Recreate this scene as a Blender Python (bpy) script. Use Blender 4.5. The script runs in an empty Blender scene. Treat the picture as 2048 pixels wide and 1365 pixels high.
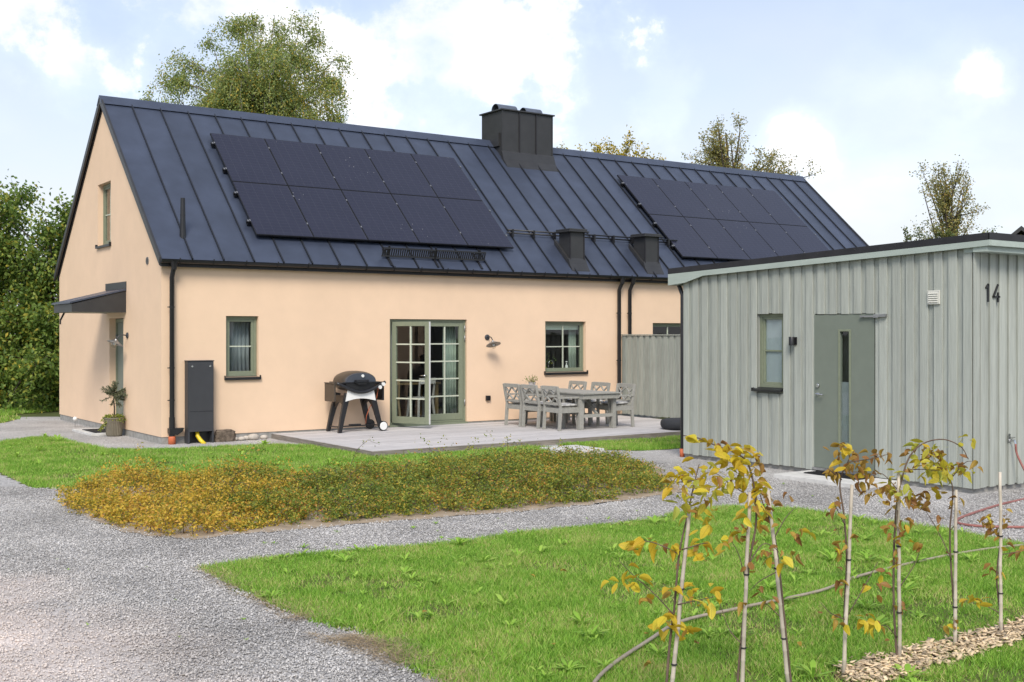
import bpy, bmesh, math, random
import numpy as np
from mathutils import Vector, Matrix
R = math.radians
rnd = random.Random(7)
S = bpy.context.scene
col = S.collection

# ------------------------------------------------------------------ camera
TH = 0.608
cam = bpy.data.cameras.new('camera'); camo = bpy.data.objects.new('camera', cam); col.objects.link(camo)
camo.location = (-6.396, -19.775, 1.896); camo.rotation_euler = (R(90), 0, -TH)
cam.sensor_width = 36; cam.lens = 2306.8/2048*36; cam.shift_y = (668.64-682.5)/2048
cam.clip_start = .1; cam.clip_end = 3000
S.camera = camo

# ------------------------------------------------------------------ sky and sun
SUN_AZ, SUN_EL = R(217), R(44)      # azimuth measured clockwise from +Y
sd = Vector((math.sin(SUN_AZ)*math.cos(SUN_EL), math.cos(SUN_AZ)*math.cos(SUN_EL), math.sin(SUN_EL)))
W = bpy.data.worlds.new('World'); S.world = W; W.use_nodes = True
def world():
    nt = W.node_tree; N = nt.nodes; K = nt.links; N.clear()
    def nd(t, **k):
        n = N.new(t)
        for a, b in k.items(): setattr(n, a, b)
        return n
    out = nd('ShaderNodeOutputWorld')
    sky = nd('ShaderNodeTexSky', sky_type='NISHITA', sun_disc=False)
    sky.sun_elevation = SUN_EL; sky.sun_rotation = SUN_AZ
    sky.air_density = 1.0; sky.dust_density = 1.0; sky.ozone_density = 4.0
    b1 = nd('ShaderNodeBackground'); b1.inputs[1].default_value = .12
    K.new(sky.outputs[0], b1.inputs[0])
    tc = nd('ShaderNodeTexCoord')
    sep = nd('ShaderNodeSeparateXYZ'); K.new(tc.outputs['Generated'], sep.inputs[0])
    def m(op, a, b=None, c=None):
        n = nd('ShaderNodeMath', operation=op)
        for i, x in enumerate((a, b, c)):
            if x is None: continue
            if isinstance(x, (int, float)): n.inputs[i].default_value = x
            else: K.new(x, n.inputs[i])
        return n.outputs[0]
    # project the direction on a cloud layer so that clouds flatten towards the horizon
    z = m('MAXIMUM', sep.outputs[2], 0.0); zz = m('ADD', z, .45)
    cmb = nd('ShaderNodeCombineXYZ')
    K.new(m('DIVIDE', sep.outputs[0], zz), cmb.inputs[0]); K.new(m('DIVIDE', sep.outputs[1], zz), cmb.inputs[1])
    K.new(m('MULTIPLY', z, 1.6), cmb.inputs[2])
    n1 = nd('ShaderNodeTexNoise'); n1.inputs['Scale'].default_value = 2.6; n1.inputs['Detail'].default_value = 9; n1.inputs['Roughness'].default_value = .54
    n1.inputs['Distortion'].default_value = .25
    mp = nd('ShaderNodeMapping'); mp.inputs['Location'].default_value = (3.1, 1.7, .4)
    K.new(cmb.outputs[0], mp.inputs[0]); K.new(mp.outputs[0], n1.inputs['Vector'])
    v = n1.outputs['Fac']
    n4 = nd('ShaderNodeTexNoise'); n4.inputs['Scale'].default_value = 13; n4.inputs['Detail'].default_value = 7; n4.inputs['Roughness'].default_value = .6; K.new(tc.outputs['Generated'], n4.inputs['Vector'])
    wob = m('SUBTRACT', n4.outputs['Fac'], .5)
    # single cumulus clouds: (x px, y px of the sky, angular radius, strength)
    F = Vector((math.sin(TH), math.cos(TH), 0)); Rt = Vector((math.cos(TH), -math.sin(TH), 0))
    for az, el, rad, st in ((-3.1, 14.0, 7.5, .25), (-13.5, 15.8, 6.5, .21), (1.9, 13.4, 4.2, .26), (-9, 11, 4.5, .16), (-21, 12.2, 3.2, .24), (-23.5, 15.2, 4.0, .22), (7.3, 11.6, 3.0, .24), (13.8, 9.2, 2.3, .24), (22.4, 11.8, 1.7, .27), (5.5, 14.6, 2.2, .10),
                            (40, 20, 9, .25), (-50, 18, 11, .25), (75, 30, 12, .25), (-90, 25, 12, .26), (120, 22, 12, .25), (170, 28, 14, .25), (-140, 24, 12, .25), (15, 45, 12, .2), (-30, 40, 12, .22)):
        a, e = R(az), R(el)
        d = (F*math.cos(a)+Rt*math.sin(a))*math.cos(e)+Vector((0, 0, math.sin(e)))
        dp = nd('ShaderNodeVectorMath', operation='DISTANCE'); dp.inputs[1].default_value = d
        K.new(tc.outputs['Generated'], dp.inputs[0])
        dd = m('ADD', dp.outputs['Value'], m('MULTIPLY', wob, R(rad)*2.2))
        mr = nd('ShaderNodeMapRange', interpolation_type='SMOOTHSTEP')
        mr.inputs[1].default_value = R(rad)*1.15; mr.inputs[2].default_value = R(rad)*.2; mr.inputs[3].default_value = 0; mr.inputs[4].default_value = st
        K.new(dd, mr.inputs[0]); v = m('ADD', v, mr.outputs[0])
    mk = nd('ShaderNodeMapRange', interpolation_type='SMOOTHSTEP')
    mk.inputs[1].default_value = .47; mk.inputs[2].default_value = .86
    K.new(v, mk.inputs[0])
    # thin veil, thicker towards the horizon
    veil = nd('ShaderNodeMapRange', interpolation_type='SMOOTHSTEP'); veil.inputs[1].default_value = 0; veil.inputs[2].default_value = .42; veil.inputs[3].default_value = .86; veil.inputs[4].default_value = .34
    K.new(sep.outputs[2], veil.inputs[0])
    n2 = nd('ShaderNodeTexNoise'); n2.inputs['Scale'].default_value = 4.0; n2.inputs['Detail'].default_value = 6
    K.new(cmb.outputs[0], n2.inputs['Vector'])
    vv = m('MULTIPLY', veil.outputs[0], m('ADD', m('MULTIPLY', n2.outputs['Fac'], .5), .75))
    fac = m('MINIMUM', m('MAXIMUM', mk.outputs[0], vv), 1.0)
    b2 = nd('ShaderNodeBackground'); b2.inputs[0].default_value = (.955, .965, 1, 1)
    K.new(m('ADD', m('MULTIPLY', mk.outputs[0], .16), .60), b2.inputs[1])
    mix = nd('ShaderNodeMixShader'); K.new(fac, mix.inputs[0]); K.new(b1.outputs[0], mix.inputs[1]); K.new(b2.outputs[0], mix.inputs[2])
    K.new(mix.outputs[0], out.inputs[0])
world()
sun = bpy.data.lights.new('sun', 'SUN'); sun.energy = 2.1; sun.angle = R(22); sun.color = (1, .93, .82)
suno = bpy.data.objects.new('sun', sun); col.objects.link(suno); suno.rotation_euler = sd.to_track_quat('Z', 'Y').to_euler()
suno.location = (0, -30, 30)
vs = S.view_settings; vs.view_transform = 'Standard'; vs.look = 'None'; vs.exposure = .71; vs.gamma = 1; vs.use_curve_mapping = False

# ------------------------------------------------------------------ materials
MATS = {}
def lin(r, g, b):
    f = lambda c: (c/255/12.92) if c/255 <= .04045 else ((c/255+.055)/1.055)**2.4
    return (f(r), f(g), f(b))
def mat(name, c, rough=.6, metal=0, var=.12, scale=6, stretch=(1, 1, 1), bump=0, bscale=60, bdist=.004, spec=.5, perobj=0, c2=None, detail=5, coat=0, sheen=0, island=0, wide=None):
    """procedural surface: base colour with two noises, per-object and per-piece variation, fine relief"""
    if name in MATS: return MATS[name]
    m = bpy.data.materials.new(name); m.use_nodes = True; nt = m.node_tree; N = nt.nodes; K = nt.links
    p = N['Principled BSDF']
    p.inputs['Roughness'].default_value = rough; p.inputs['Metallic'].default_value = metal
    p.inputs['Specular IOR Level'].default_value = spec; p.inputs['Coat Weight'].default_value = coat
    tc = N.new('ShaderNodeTexCoord'); mp = N.new('ShaderNodeMapping'); mp.inputs['Scale'].default_value = stretch
    K.new(tc.outputs['Object'], mp.inputs[0])
    vec = mp.outputs[0]
    if perobj:
        oi = N.new('ShaderNodeObjectInfo'); ad = N.new('ShaderNodeVectorMath'); ad.operation = 'ADD'
        sc = N.new('ShaderNodeVectorMath'); sc.operation = 'SCALE'; sc.inputs[0].default_value = (37, 19, 53); K.new(oi.outputs['Random'], sc.inputs['Scale'])
        K.new(vec, ad.inputs[0]); K.new(sc.outputs[0], ad.inputs[1]); vec = ad.outputs[0]
    no = N.new('ShaderNodeTexNoise'); no.inputs['Scale'].default_value = scale; no.inputs['Detail'].default_value = detail; no.inputs['Roughness'].default_value = .6
    K.new(vec, no.inputs['Vector'])
    mix = N.new('ShaderNodeMix'); mix.data_type = 'RGBA'
    c2 = c2 or tuple(x*(1-2*var) for x in c); c1 = tuple(min(1, x*(1+var)) for x in c)
    mix.inputs['A'].default_value = c2+(1,); mix.inputs['B'].default_value = c1+(1,)
    rp = N.new('ShaderNodeMapRange'); rp.inputs[1].default_value = .3; rp.inputs[2].default_value = .7; K.new(no.outputs['Fac'], rp.inputs[0])
    K.new(rp.outputs[0], mix.inputs['Factor']); cout = mix.outputs['Result']
    if wide:
        n3 = N.new('ShaderNodeTexNoise'); n3.inputs['Scale'].default_value = wide[0]; n3.inputs['Detail'].default_value = 4; K.new(vec, n3.inputs['Vector'])
        r3 = N.new('ShaderNodeMapRange'); r3.inputs[1].default_value = .35; r3.inputs[2].default_value = .65; r3.inputs[3].default_value = 1-wide[1]; r3.inputs[4].default_value = 1+wide[1]
        K.new(n3.outputs['Fac'], r3.inputs[0])
        h3 = N.new('ShaderNodeHueSaturation'); K.new(r3.outputs[0], h3.inputs['Value']); K.new(cout, h3.inputs['Color']); cout = h3.outputs[0]
    if perobj or island:
        hs = N.new('ShaderNodeHueSaturation'); r2 = N.new('ShaderNodeMapRange')
        a = perobj or island
        if island: g = N.new('ShaderNodeNewGeometry'); src = g.outputs['Random Per Island']
        else: src = oi.outputs['Random']
        r2.inputs[3].default_value = 1-a; r2.inputs[4].default_value = 1+a; K.new(src, r2.inputs[0])
        K.new(r2.outputs[0], hs.inputs['Value']); K.new(cout, hs.inputs['Color']); cout = hs.outputs[0]
    K.new(cout, p.inputs['Base Color'])
    if bump:
        nb = N.new('ShaderNodeTexNoise'); nb.inputs['Scale'].default_value = bscale; nb.inputs['Detail'].default_value = 4; K.new(vec, nb.inputs['Vector'])
        b = N.new('ShaderNodeBump'); b.inputs['Strength'].default_value = bump; b.inputs['Distance'].default_value = bdist
        K.new(nb.outputs['Fac'], b.inputs['Height']); K.new(b.outputs[0], p.inputs['Normal'])
    MATS[name] = m; return m
def ramp_leaf(name, stops, trans=.35, rough=.5, pos=None):
    """foliage: colour picked per leaf from a ramp, some light passing through"""
    m = bpy.data.materials.new(name); m.use_nodes = True; nt = m.node_tree; N = nt.nodes; K = nt.links
    p = N['Principled BSDF']; out = N['Material Output']
    g = N.new('ShaderNodeNewGeometry'); rp = N.new('ShaderNodeValToRGB')
    el = rp.color_ramp.elements
    while len(el) < len(stops): el.new(.5)
    for e, (a, c) in zip(el, stops): e.position = a; e.color = tuple(c)+(1,)
    src = g.outputs['Random Per Island']
    if pos:   # patchy mixture that follows the plant, not the light
        tc = N.new('ShaderNodeTexCoord'); no = N.new('ShaderNodeTexNoise'); no.inputs['Scale'].default_value = pos[0]; no.inputs['Detail'].default_value = 3
        K.new(tc.outputs['Object'], no.inputs['Vector'])
        a = N.new('ShaderNodeMath'); a.operation = 'MULTIPLY_ADD'; a.inputs[1].default_value = pos[1]; a.inputs[2].default_value = -pos[1]*.5
        K.new(no.outputs['Fac'], a.inputs[0])
        b = N.new('ShaderNodeMath'); b.operation = 'ADD'; b.use_clamp = True; K.new(src, b.inputs[0]); K.new(a.outputs[0], b.inputs[1]); src = b.outputs[0]
    K.new(src, rp.inputs[0]); K.new(rp.outputs[0], p.inputs['Base Color']); p.inputs['Roughness'].default_value = rough
    p.inputs['Specular IOR Level'].default_value = .35
    t = N.new('ShaderNodeBsdfTranslucent'); K.new(rp.outputs[0], t.inputs[0])
    mx = N.new('ShaderNodeMixShader'); mx.inputs[0].default_value = trans
    K.new(p.outputs[0], mx.inputs[1]); K.new(t.outputs[0], mx.inputs[2]); K.new(mx.outputs[0], out.inputs[0])
    MATS[name] = m; return m
def glass_mat(name, tint=(.92, .95, .94), ior=1.5):
    m = bpy.data.materials.new(name); m.use_nodes = True; nt = m.node_tree; N = nt.nodes; K = nt.links
    N.remove(N['Principled BSDF']); out = N['Material Output']
    t = N.new('ShaderNodeBsdfTransparent'); t.inputs[0].default_value = tint+(1,)
    g = N.new('ShaderNodeBsdfGlossy'); g.inputs['Roughness'].default_value = .015
    fr = N.new('ShaderNodeFresnel'); fr.inputs[0].default_value = ior
    ml = N.new('ShaderNodeMath'); ml.operation = 'MULTIPLY'; ml.inputs[1].default_value = 1.5; ml.use_clamp = True; K.new(fr.outputs[0], ml.inputs[0])
    ge = N.new('ShaderNodeNewGeometry'); inv = N.new('ShaderNodeMath'); inv.operation = 'SUBTRACT'; inv.inputs[0].default_value = 1; K.new(ge.outputs['Backfacing'], inv.inputs[1])
    m2 = N.new('ShaderNodeMath'); m2.operation = 'MULTIPLY'; K.new(ml.outputs[0], m2.inputs[0]); K.new(inv.outputs[0], m2.inputs[1]); ml = m2
    tc = N.new('ShaderNodeTexCoord'); no = N.new('ShaderNodeTexNoise'); no.inputs['Scale'].default_value = 2.2; K.new(tc.outputs['Object'], no.inputs['Vector'])
    b = N.new('ShaderNodeBump'); b.inputs['Strength'].default_value = .25; b.inputs['Distance'].default_value = .004; K.new(no.outputs['Fac'], b.inputs['Height']); K.new(b.outputs[0], g.inputs['Normal'])
    mx = N.new('ShaderNodeMixShader'); K.new(ml.outputs[0], mx.inputs[0]); K.new(t.outputs[0], mx.inputs[1]); K.new(g.outputs[0], mx.inputs[2]); K.new(mx.outputs[0], out.inputs[0])
    MATS[name] = m; return m

M = {}
M['stucco'] = mat('stucco', (.77, .565, .40), .92, var=.02, scale=2.2, bump=.5, bscale=170, bdist=.003, spec=.15, wide=(.45, .03))
M['plinth'] = mat('plinth', (.33, .32, .30), .9, var=.15, scale=9, bump=.4, bscale=80, spec=.2)
M['roof'] = mat('roof_steel', (.042, .053, .084), .38, var=.08, scale=3, bump=.08, bscale=2.2, bdist=.02, spec=.72, wide=(1.3, .12), perobj=.09)
M['seam'] = mat('seam_steel', (.016, .018, .023), .4, var=.06, spec=.5)
M['black'] = mat('black_steel', (.014, .014, .016), .38, var=.1, scale=8, spec=.5)
M['darktrim'] = mat('dark_trim', (.022, .021, .024), .5, var=.15, scale=5, spec=.4)
M['flash'] = mat('dark_flashing', (.033, .033, .034), .44, var=.1, scale=4, bump=.08, bscale=5, bdist=.01)
M['cowl'] = mat('cowl_steel', (.16, .18, .22), .3, metal=.5, var=.1)
M['sage'] = mat('sage_paint', (.205, .23, .16), .5, var=.05, scale=20, spec=.4)
M['sage_light'] = mat('sage_light_paint', (.50, .53, .43), .5, var=.05, scale=20, spec=.4)
M['door'] = mat('door_paint', (.175, .20, .165), .5, var=.03, scale=5, spec=.4)
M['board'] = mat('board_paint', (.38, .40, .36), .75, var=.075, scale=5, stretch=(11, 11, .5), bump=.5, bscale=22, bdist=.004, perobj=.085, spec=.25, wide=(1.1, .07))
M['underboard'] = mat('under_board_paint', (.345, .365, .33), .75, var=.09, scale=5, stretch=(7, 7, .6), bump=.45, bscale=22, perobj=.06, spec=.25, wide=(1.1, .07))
M['fascia'] = mat('fascia_paint', (.385, .44, .40), .6, var=.05, scale=3, stretch=(4, .6, 4), bump=.2, bscale=30, spec=.3)
M['fenceb'] = mat('fence_paint', (.315, .335, .30), .8, var=.10, scale=5, stretch=(7, 7, .6), bump=.4, bscale=22, perobj=.09, spec=.2)
M['furn'] = mat('grey_stained_wood', (.32, .315, .285), .65, var=.08, scale=7, stretch=(3, 3, 3), bump=.2, bscale=50, perobj=.05, spec=.3)
M['cushion'] = mat('cushion_cloth', (.56, .55, .53), .95, var=.05, scale=9, bump=.4, bscale=220, bdist=.002, spec=.1, perobj=.04)
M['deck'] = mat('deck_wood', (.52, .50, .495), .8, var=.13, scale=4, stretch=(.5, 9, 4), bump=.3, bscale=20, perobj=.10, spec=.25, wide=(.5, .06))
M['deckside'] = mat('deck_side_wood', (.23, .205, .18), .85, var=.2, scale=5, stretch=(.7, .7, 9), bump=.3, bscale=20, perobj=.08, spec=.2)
M['white'] = mat('white_plastic', (.74, .74, .72), .45, var=.02)
M['cream'] = mat('cream_plastic', (.62, .61, .55), .5, var=.03)
M['chrome'] = mat('brushed_metal', (.62, .62, .62), .22, metal=1, var=.05)
M['galv'] = mat('galvanised_metal', (.36, .36, .36), .42, metal=.7, var=.12, scale=18)
M['slab'] = mat('concrete_slab', (.60, .59, .565), .9, var=.09, scale=7, bump=.3, bscale=70, spec=.2)
M['rubber'] = mat('black_rubber', (.017, .017, .019), .8, var=.15, scale=60, bump=.8, bscale=160, bdist=.006, spec=.3)
M['cab'] = mat('cabinet_grey', (.045, .046, .052), .5, var=.05, spec=.45)
M['brown'] = mat('grill_lit_brown', (.06, .047, .035), .42, var=.1)  # brown light on the black grill, painted into lid and left-hand parts
M['grill'] = mat('grill_black', (.018, .018, .020), .36, var=.08, scale=12)
M['grillblue'] = mat('grill_lid_front', (.060, .068, .085), .38, var=.06)
M['orange'] = mat('orange_pipe', (.52, .13, .05), .55, var=.08)
M['yellow'] = mat('yellow_pipe', (.70, .52, .02), .45, var=.06)
M['pot'] = mat('beige_pot', (.185, .165, .125), .7, var=.08, scale=9, spec=.3)
M['whitepot'] = mat('white_glazed_pot', (.46, .43, .43), .5, var=.15, scale=30)
M['soil'] = mat('soil', (.045, .034, .025), .95, var=.3, scale=20, bump=.6, bscale=60)
M['bark'] = mat('bark', (.085, .07, .055), .9, var=.25, scale=9, stretch=(1, 1, .3), bump=.6, bscale=40, bdist=.01, spec=.2)
M['birchbark'] = mat('birch_bark', (.42, .40, .37), .85, c2=(.05, .045, .04), scale=5, stretch=(1, 1, 4), bump=.4, bscale=20)
M['sapbark'] = mat('sapling_bark', (.125, .085, .062), .8, var=.22, scale=30, stretch=(1, 1, .3), bump=.4, bscale=120, bdist=.002)
M['bamboo'] = mat('bamboo', (.50, .44, .36), .7, var=.14, scale=12, stretch=(1, 1, .25), bump=.3, bscale=90, bdist=.002, perobj=.1)
M['tie'] = mat('black_tie', (.015, .015, .015), .6)
M['redhose'] = mat('red_hose', (.30, .115, .095), .5, var=.12, scale=20)
M['driphose'] = mat('beige_hose', (.34, .285, .225), .75, var=.14, scale=15)
M['log'] = mat('weathered_log', (.15, .115, .085), .95, var=.35, scale=14, bump=1, bscale=24, bdist=.03)
M['stone'] = mat('pale_stone', (.50, .45, .39), .8, var=.12, scale=12, bump=.2, bscale=40, perobj=.15)
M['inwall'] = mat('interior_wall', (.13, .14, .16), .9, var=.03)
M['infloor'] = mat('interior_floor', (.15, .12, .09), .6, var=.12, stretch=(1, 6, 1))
M['curtain'] = mat('curtain_cloth', (.60, .62, .60), .95, var=.04, stretch=(12, 12, .4))
M['greycurtain'] = mat('grey_curtain_cloth', (.32, .345, .375), .95, var=.06, stretch=(12, 12, .4))
M['greencurtain'] = mat('green_curtain_cloth', (.40, .47, .40), .95, var=.06, stretch=(12, 12, .4))
M['blind'] = mat('roller_blind', (.72, .78, .64), .9, var=.03)
M['pine'] = mat('pine_wood', (.42, .31, .16), .5, var=.12, stretch=(1, 1, .3))
M['frost'] = mat('frosted_film', (.40, .43, .46), .4, var=.03, spec=.6)
M['frostdark'] = mat('frosted_door_film', (.24, .26, .27), .4, var=.03)
M['glass'] = glass_mat('window_glass')
M['bulbglass'] = glass_mat('lamp_glass', (.88, .88, .86))
M['farwall'] = mat('ochre_wall', (.60, .42, .16), .9, var=.05)
M['mulchbase'] = mat('mulch_ground', (.16, .105, .06), .95, var=.3, scale=25, bump=.6, bscale=60)
M['chip'] = mat('wood_chip', (.62, .48, .31), .85, var=.12, scale=30, island=.45)
M['drygrass'] = mat('dry_grass_blade', (.36, .27, .16), .9, var=.1, island=.35)
M['weedleaf'] = ramp_leaf('weed_leaf', [(0, (.24, .45, .05)), (.5, (.33, .55, .07)), (1, (.44, .63, .11))], .4)
M['birchleaf'] = ramp_leaf('birch_leaf', [(0, (.19, .27, .085)), (.45, (.32, .40, .125)), (.72, (.44, .49, .17)), (.88, (.54, .50, .12)), (1, (.64, .44, .06))], .52, pos=(.9, .5))
M['hazelleaf'] = ramp_leaf('hazel_leaf', [(0, (.08, .14, .028)), (.45, (.165, .26, .05)), (.8, (.28, .37, .075)), (.95, (.38, .38, .065)), (1, (.55, .44, .06))], .45, pos=(.8, .3))
M['yelleaf'] = ramp_leaf('yellow_leaf', [(0, (.24, .23, .03)), (.5, (.50, .42, .04)), (1, (.66, .46, .05))], .4)
M['popleaf'] = ramp_leaf('poplar_leaf', [(0, (.20, .22, .09)), (.5, (.35, .35, .13)), (.8, (.46, .39, .12)), (1, (.54, .36, .10))], .5)
M['shrubleaf'] = ramp_leaf('bush_leaf', [(0, (.08, .13, .05)), (.6, (.17, .22, .07)), (1, (.34, .28, .08))], .35)
M['coverY'] = ramp_leaf('ground_cover_leaf_yellow', [(0, (.16, .18, .03)), (.22, (.35, .30, .04)), (.5, (.60, .44, .05)), (.8, (.68, .45, .06)), (1, (.60, .33, .07))], .35, pos=(1.9, 1.0))
M['coverG'] = ramp_leaf('ground_cover_leaf_green', [(0, (.10, .17, .03)), (.48, (.23, .285, .045)), (.76, (.38, .36, .05)), (.91, (.54, .38, .055)), (1, (.52, .24, .065))], .35, pos=(1.5, 1.0))
M['oliveleaf'] = ramp_leaf('olive_leaf', [(0, (.07, .085, .045)), (.6, (.14, .16, .085)), (1, (.24, .25, .16))], .2)
M['trailleaf'] = ramp_leaf('trailing_leaf', [(0, (.14, .20, .03)), (1, (.42, .42, .08))], .35)
M['flower'] = ramp_leaf('flower_petal', [(0, (.16, .22, .05)), (.5, (.3, .3, .1)), (1, (.62, .52, .38))], .3)
LEAF = {}
def leafmat(n, a, b):
    m = ramp_leaf('sapling_leaf_'+n, [(0, a), (1, b)], .42)
    nt = m.node_tree; N = nt.nodes; K = nt.links
    oi = N.new('ShaderNodeObjectInfo'); rp = [x for x in N if x.type == 'VALTORGB'][0]
    tc = N.new('ShaderNodeTexCoord'); no = N.new('ShaderNodeTexNoise'); no.inputs['Scale'].default_value = 28; K.new(tc.outputs['Object'], no.inputs['Vector'])
    a_ = N.new('ShaderNodeMath'); a_.operation = 'MULTIPLY_ADD'; a_.inputs[1].default_value = .9; K.new(no.outputs['Fac'], a_.inputs[0])
    b_ = N.new('ShaderNodeMath'); b_.operation = 'MULTIPLY_ADD'; b_.inputs[1].default_value = .9; b_.inputs[2].default_value = -.45; K.new(oi.outputs['Random'], b_.inputs[0])
    K.new(b_.outputs[0], a_.inputs[2]); K.new(a_.outputs[0], rp.inputs[0]); LEAF[n] = m
    sp = N.new('ShaderNodeSeparateXYZ'); K.new(tc.outputs['Object'], sp.inputs[0]); ab = N.new('ShaderNodeMath'); ab.operation = 'ABSOLUTE'; K.new(sp.outputs[1], ab.inputs[0])
    sl = N.new('ShaderNodeMath'); sl.operation = 'SUBTRACT'; K.new(sp.outputs[0], sl.inputs[0]); K.new(ab.outputs[0], sl.inputs[1])
    pg = N.new('ShaderNodeMath'); pg.operation = 'PINGPONG'; pg.inputs[1].default_value = .055; K.new(sl.outputs[0], pg.inputs[0])
    l1 = N.new('ShaderNodeMath'); l1.operation = 'LESS_THAN'; l1.inputs[1].default_value = .009; K.new(pg.outputs[0], l1.inputs[0])
    l2 = N.new('ShaderNodeMath'); l2.operation = 'LESS_THAN'; l2.inputs[1].default_value = .02; K.new(ab.outputs[0], l2.inputs[0])
    mxv = N.new('ShaderNodeMath'); mxv.operation = 'MAXIMUM'; K.new(l1.outputs[0], mxv.inputs[0]); K.new(l2.outputs[0], mxv.inputs[1])
    vm = N.new('ShaderNodeMapRange'); vm.inputs[3].default_value = 1; vm.inputs[4].default_value = .78; K.new(mxv.outputs[0], vm.inputs[0])
    hs = N.new('ShaderNodeHueSaturation'); K.new(vm.outputs[0], hs.inputs['Value']); K.new(rp.outputs[0], hs.inputs['Color'])
    for q in [x for x in N if x.type in ('BSDF_PRINCIPLED', 'BSDF_TRANSLUCENT')]: K.new(hs.outputs[0], q.inputs[0])
leafmat('y', (.60, .40, .03), (.74, .64, .06)); leafmat('g', (.60, .50, .05), (.40, .45, .08)); leafmat('o', (.30, .14, .05), (.52, .36, .06))

# ------------------------------------------------------------------ mesh helpers
class MB:
    def __init__(s): s.v = []; s.f = []
    def add(s, vs, fs):
        o = len(s.v); s.v += [tuple(x) for x in vs]; s.f += [tuple(i+o for i in f) for f in fs]; return s
    def box(s, x0, x1, y0, y1, z0, z1):
        x0, x1 = sorted((x0, x1)); y0, y1 = sorted((y0, y1)); z0, z1 = sorted((z0, z1))
        return s.add([(x0,y0,z0),(x1,y0,z0),(x1,y1,z0),(x0,y1,z0),(x0,y0,z1),(x1,y0,z1),(x1,y1,z1),(x0,y1,z1)],
                     [(0,3,2,1),(4,5,6,7),(0,1,5,4),(1,2,6,5),(2,3,7,6),(3,0,4,7)])
    def bar(s, p, q, w, h, up=(0, 0, 1), w2=None, h2=None):
        p, q = Vector(p), Vector(q); d = (q-p).normalized(); u = Vector(up)
        if abs(d.dot(u)) > .98: u = Vector((0, 1, 0))
        a = d.cross(u).normalized(); b = a.cross(d).normalized(); w2 = w2 or w; h2 = h2 or h
        vs = [p+a*i*w/2+b*j*h/2 for i, j in ((-1,-1),(1,-1),(1,1),(-1,1))]+[q+a*i*w2/2+b*j*h2/2 for i, j in ((-1,-1),(1,-1),(1,1),(-1,1))]
        return s.add(vs, [(0,3,2,1),(4,5,6,7),(0,1,5,4),(1,2,6,5),(2,3,7,6),(3,0,4,7)])
    def tube(s, pts, r, n=8, cap=True):
        pts = [Vector(p) for p in pts]; k = len(pts)
        rs = r if isinstance(r, (list, tuple)) else [r]*k
        ref = Vector((0, 0, 1)); vs = []; fs = []
        for i, p in enumerate(pts):
            d = (pts[min(i+1, k-1)]-pts[max(i-1, 0)]).normalized()
            u = ref if abs(d.dot(ref)) < .95 else Vector((1, 0, 0))
            if i: u = pa
            a = (u-d*u.dot(d)).normalized(); pa = a; b = d.cross(a)
            vs += [p+(a*math.cos(2*math.pi*j/n)+b*math.sin(2*math.pi*j/n))*rs[i] for j in range(n)]
        for i in range(k-1):
            for j in range(n):
                fs.append((i*n+j, i*n+(j+1) % n, (i+1)*n+(j+1) % n, (i+1)*n+j))
        if cap: fs += [tuple(range(n-1, -1, -1)), tuple((k-1)*n+j for j in range(n))]
        return s.add(vs, fs)
    def lathe(s, prof, c=(0, 0, 0), n=24, ax='z', cap=True):
        vs = []; fs = []
        for r, h in prof:
            for j in range(n):
                a = 2*math.pi*j/n; x, y = r*math.cos(a), r*math.sin(a)
                q = (x, y, h) if ax == 'z' else ((x, h, y) if ax == 'y' else (h, x, y))
                vs.append((q[0]+c[0], q[1]+c[1], q[2]+c[2]))
        for i in range(len(prof)-1):
            for j in range(n): fs.append((i*n+j, i*n+(j+1) % n, (i+1)*n+(j+1) % n, (i+1)*n+j))
        if cap: fs += [tuple(range(n-1, -1, -1)), tuple((len(prof)-1)*n+j for j in range(n))]
        return s.add(vs, fs)
    def prism(s, poly, a, b, ax='y'):
        """2D outline extruded from a to b along an axis"""
        def mk(p, h): return (p[0], h, p[1]) if ax == 'y' else ((h, p[0], p[1]) if ax == 'x' else (p[0], p[1], h))
        n = len(poly); vs = [mk(p, a) for p in poly]+[mk(p, b) for p in poly]
        return s.add(vs, [tuple(range(n-1, -1, -1)), tuple(range(n, 2*n))]+[(i, (i+1) % n, n+(i+1) % n, n+i) for i in range(n)])
    def mesh(s, name, m, smooth=False):
        me = bpy.data.meshes.new(name); me.from_pydata(s.v, [], s.f)
        bm = bmesh.new(); bm.from_mesh(me); bmesh.ops.recalc_face_normals(bm, faces=bm.faces); bm.to_mesh(me); bm.free()
        if isinstance(m, str): m = M[m]
        me.materials.append(m)
        if smooth: me.polygons.foreach_set('use_smooth', [True]*len(me.polygons))
        me.update(); return me
    def build(s, name, m, parent=None, smooth=False, bevel=0, loc=(0, 0, 0), angle=None):
        me = s.mesh(name, m, smooth or angle is not None)
        o = link(name, me, parent, loc)
        if angle is not None: autosmooth(me, angle)
        if bevel:
            b = o.modifiers.new('bevel', 'BEVEL'); b.width = bevel; b.segments = 2; b.limit_method = 'ANGLE'; b.angle_limit = R(40)
        return o
def autosmooth(me, ang):
    bm = bmesh.new(); bm.from_mesh(me); c = math.cos(R(ang))
    for e in bm.edges:
        e.smooth = not (len(e.link_faces) == 2 and e.link_faces[0].normal.dot(e.link_faces[1].normal) < c)
    bm.to_mesh(me); bm.free()
def link(name, data, parent=None, loc=(0, 0, 0), rot=(0, 0, 0), sc=(1, 1, 1)):
    o = bpy.data.objects.new(name, data); col.objects.link(o); o.parent = parent
    o.location = loc; o.rotation_euler = rot; o.scale = sc; return o
def tag(o, label=None, cat=None, group=None, kind=None):
    if label: o['label'] = label
    if cat: o['category'] = cat
    if group: o['group'] = group
    if kind: o['kind'] = kind
    return o
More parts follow.
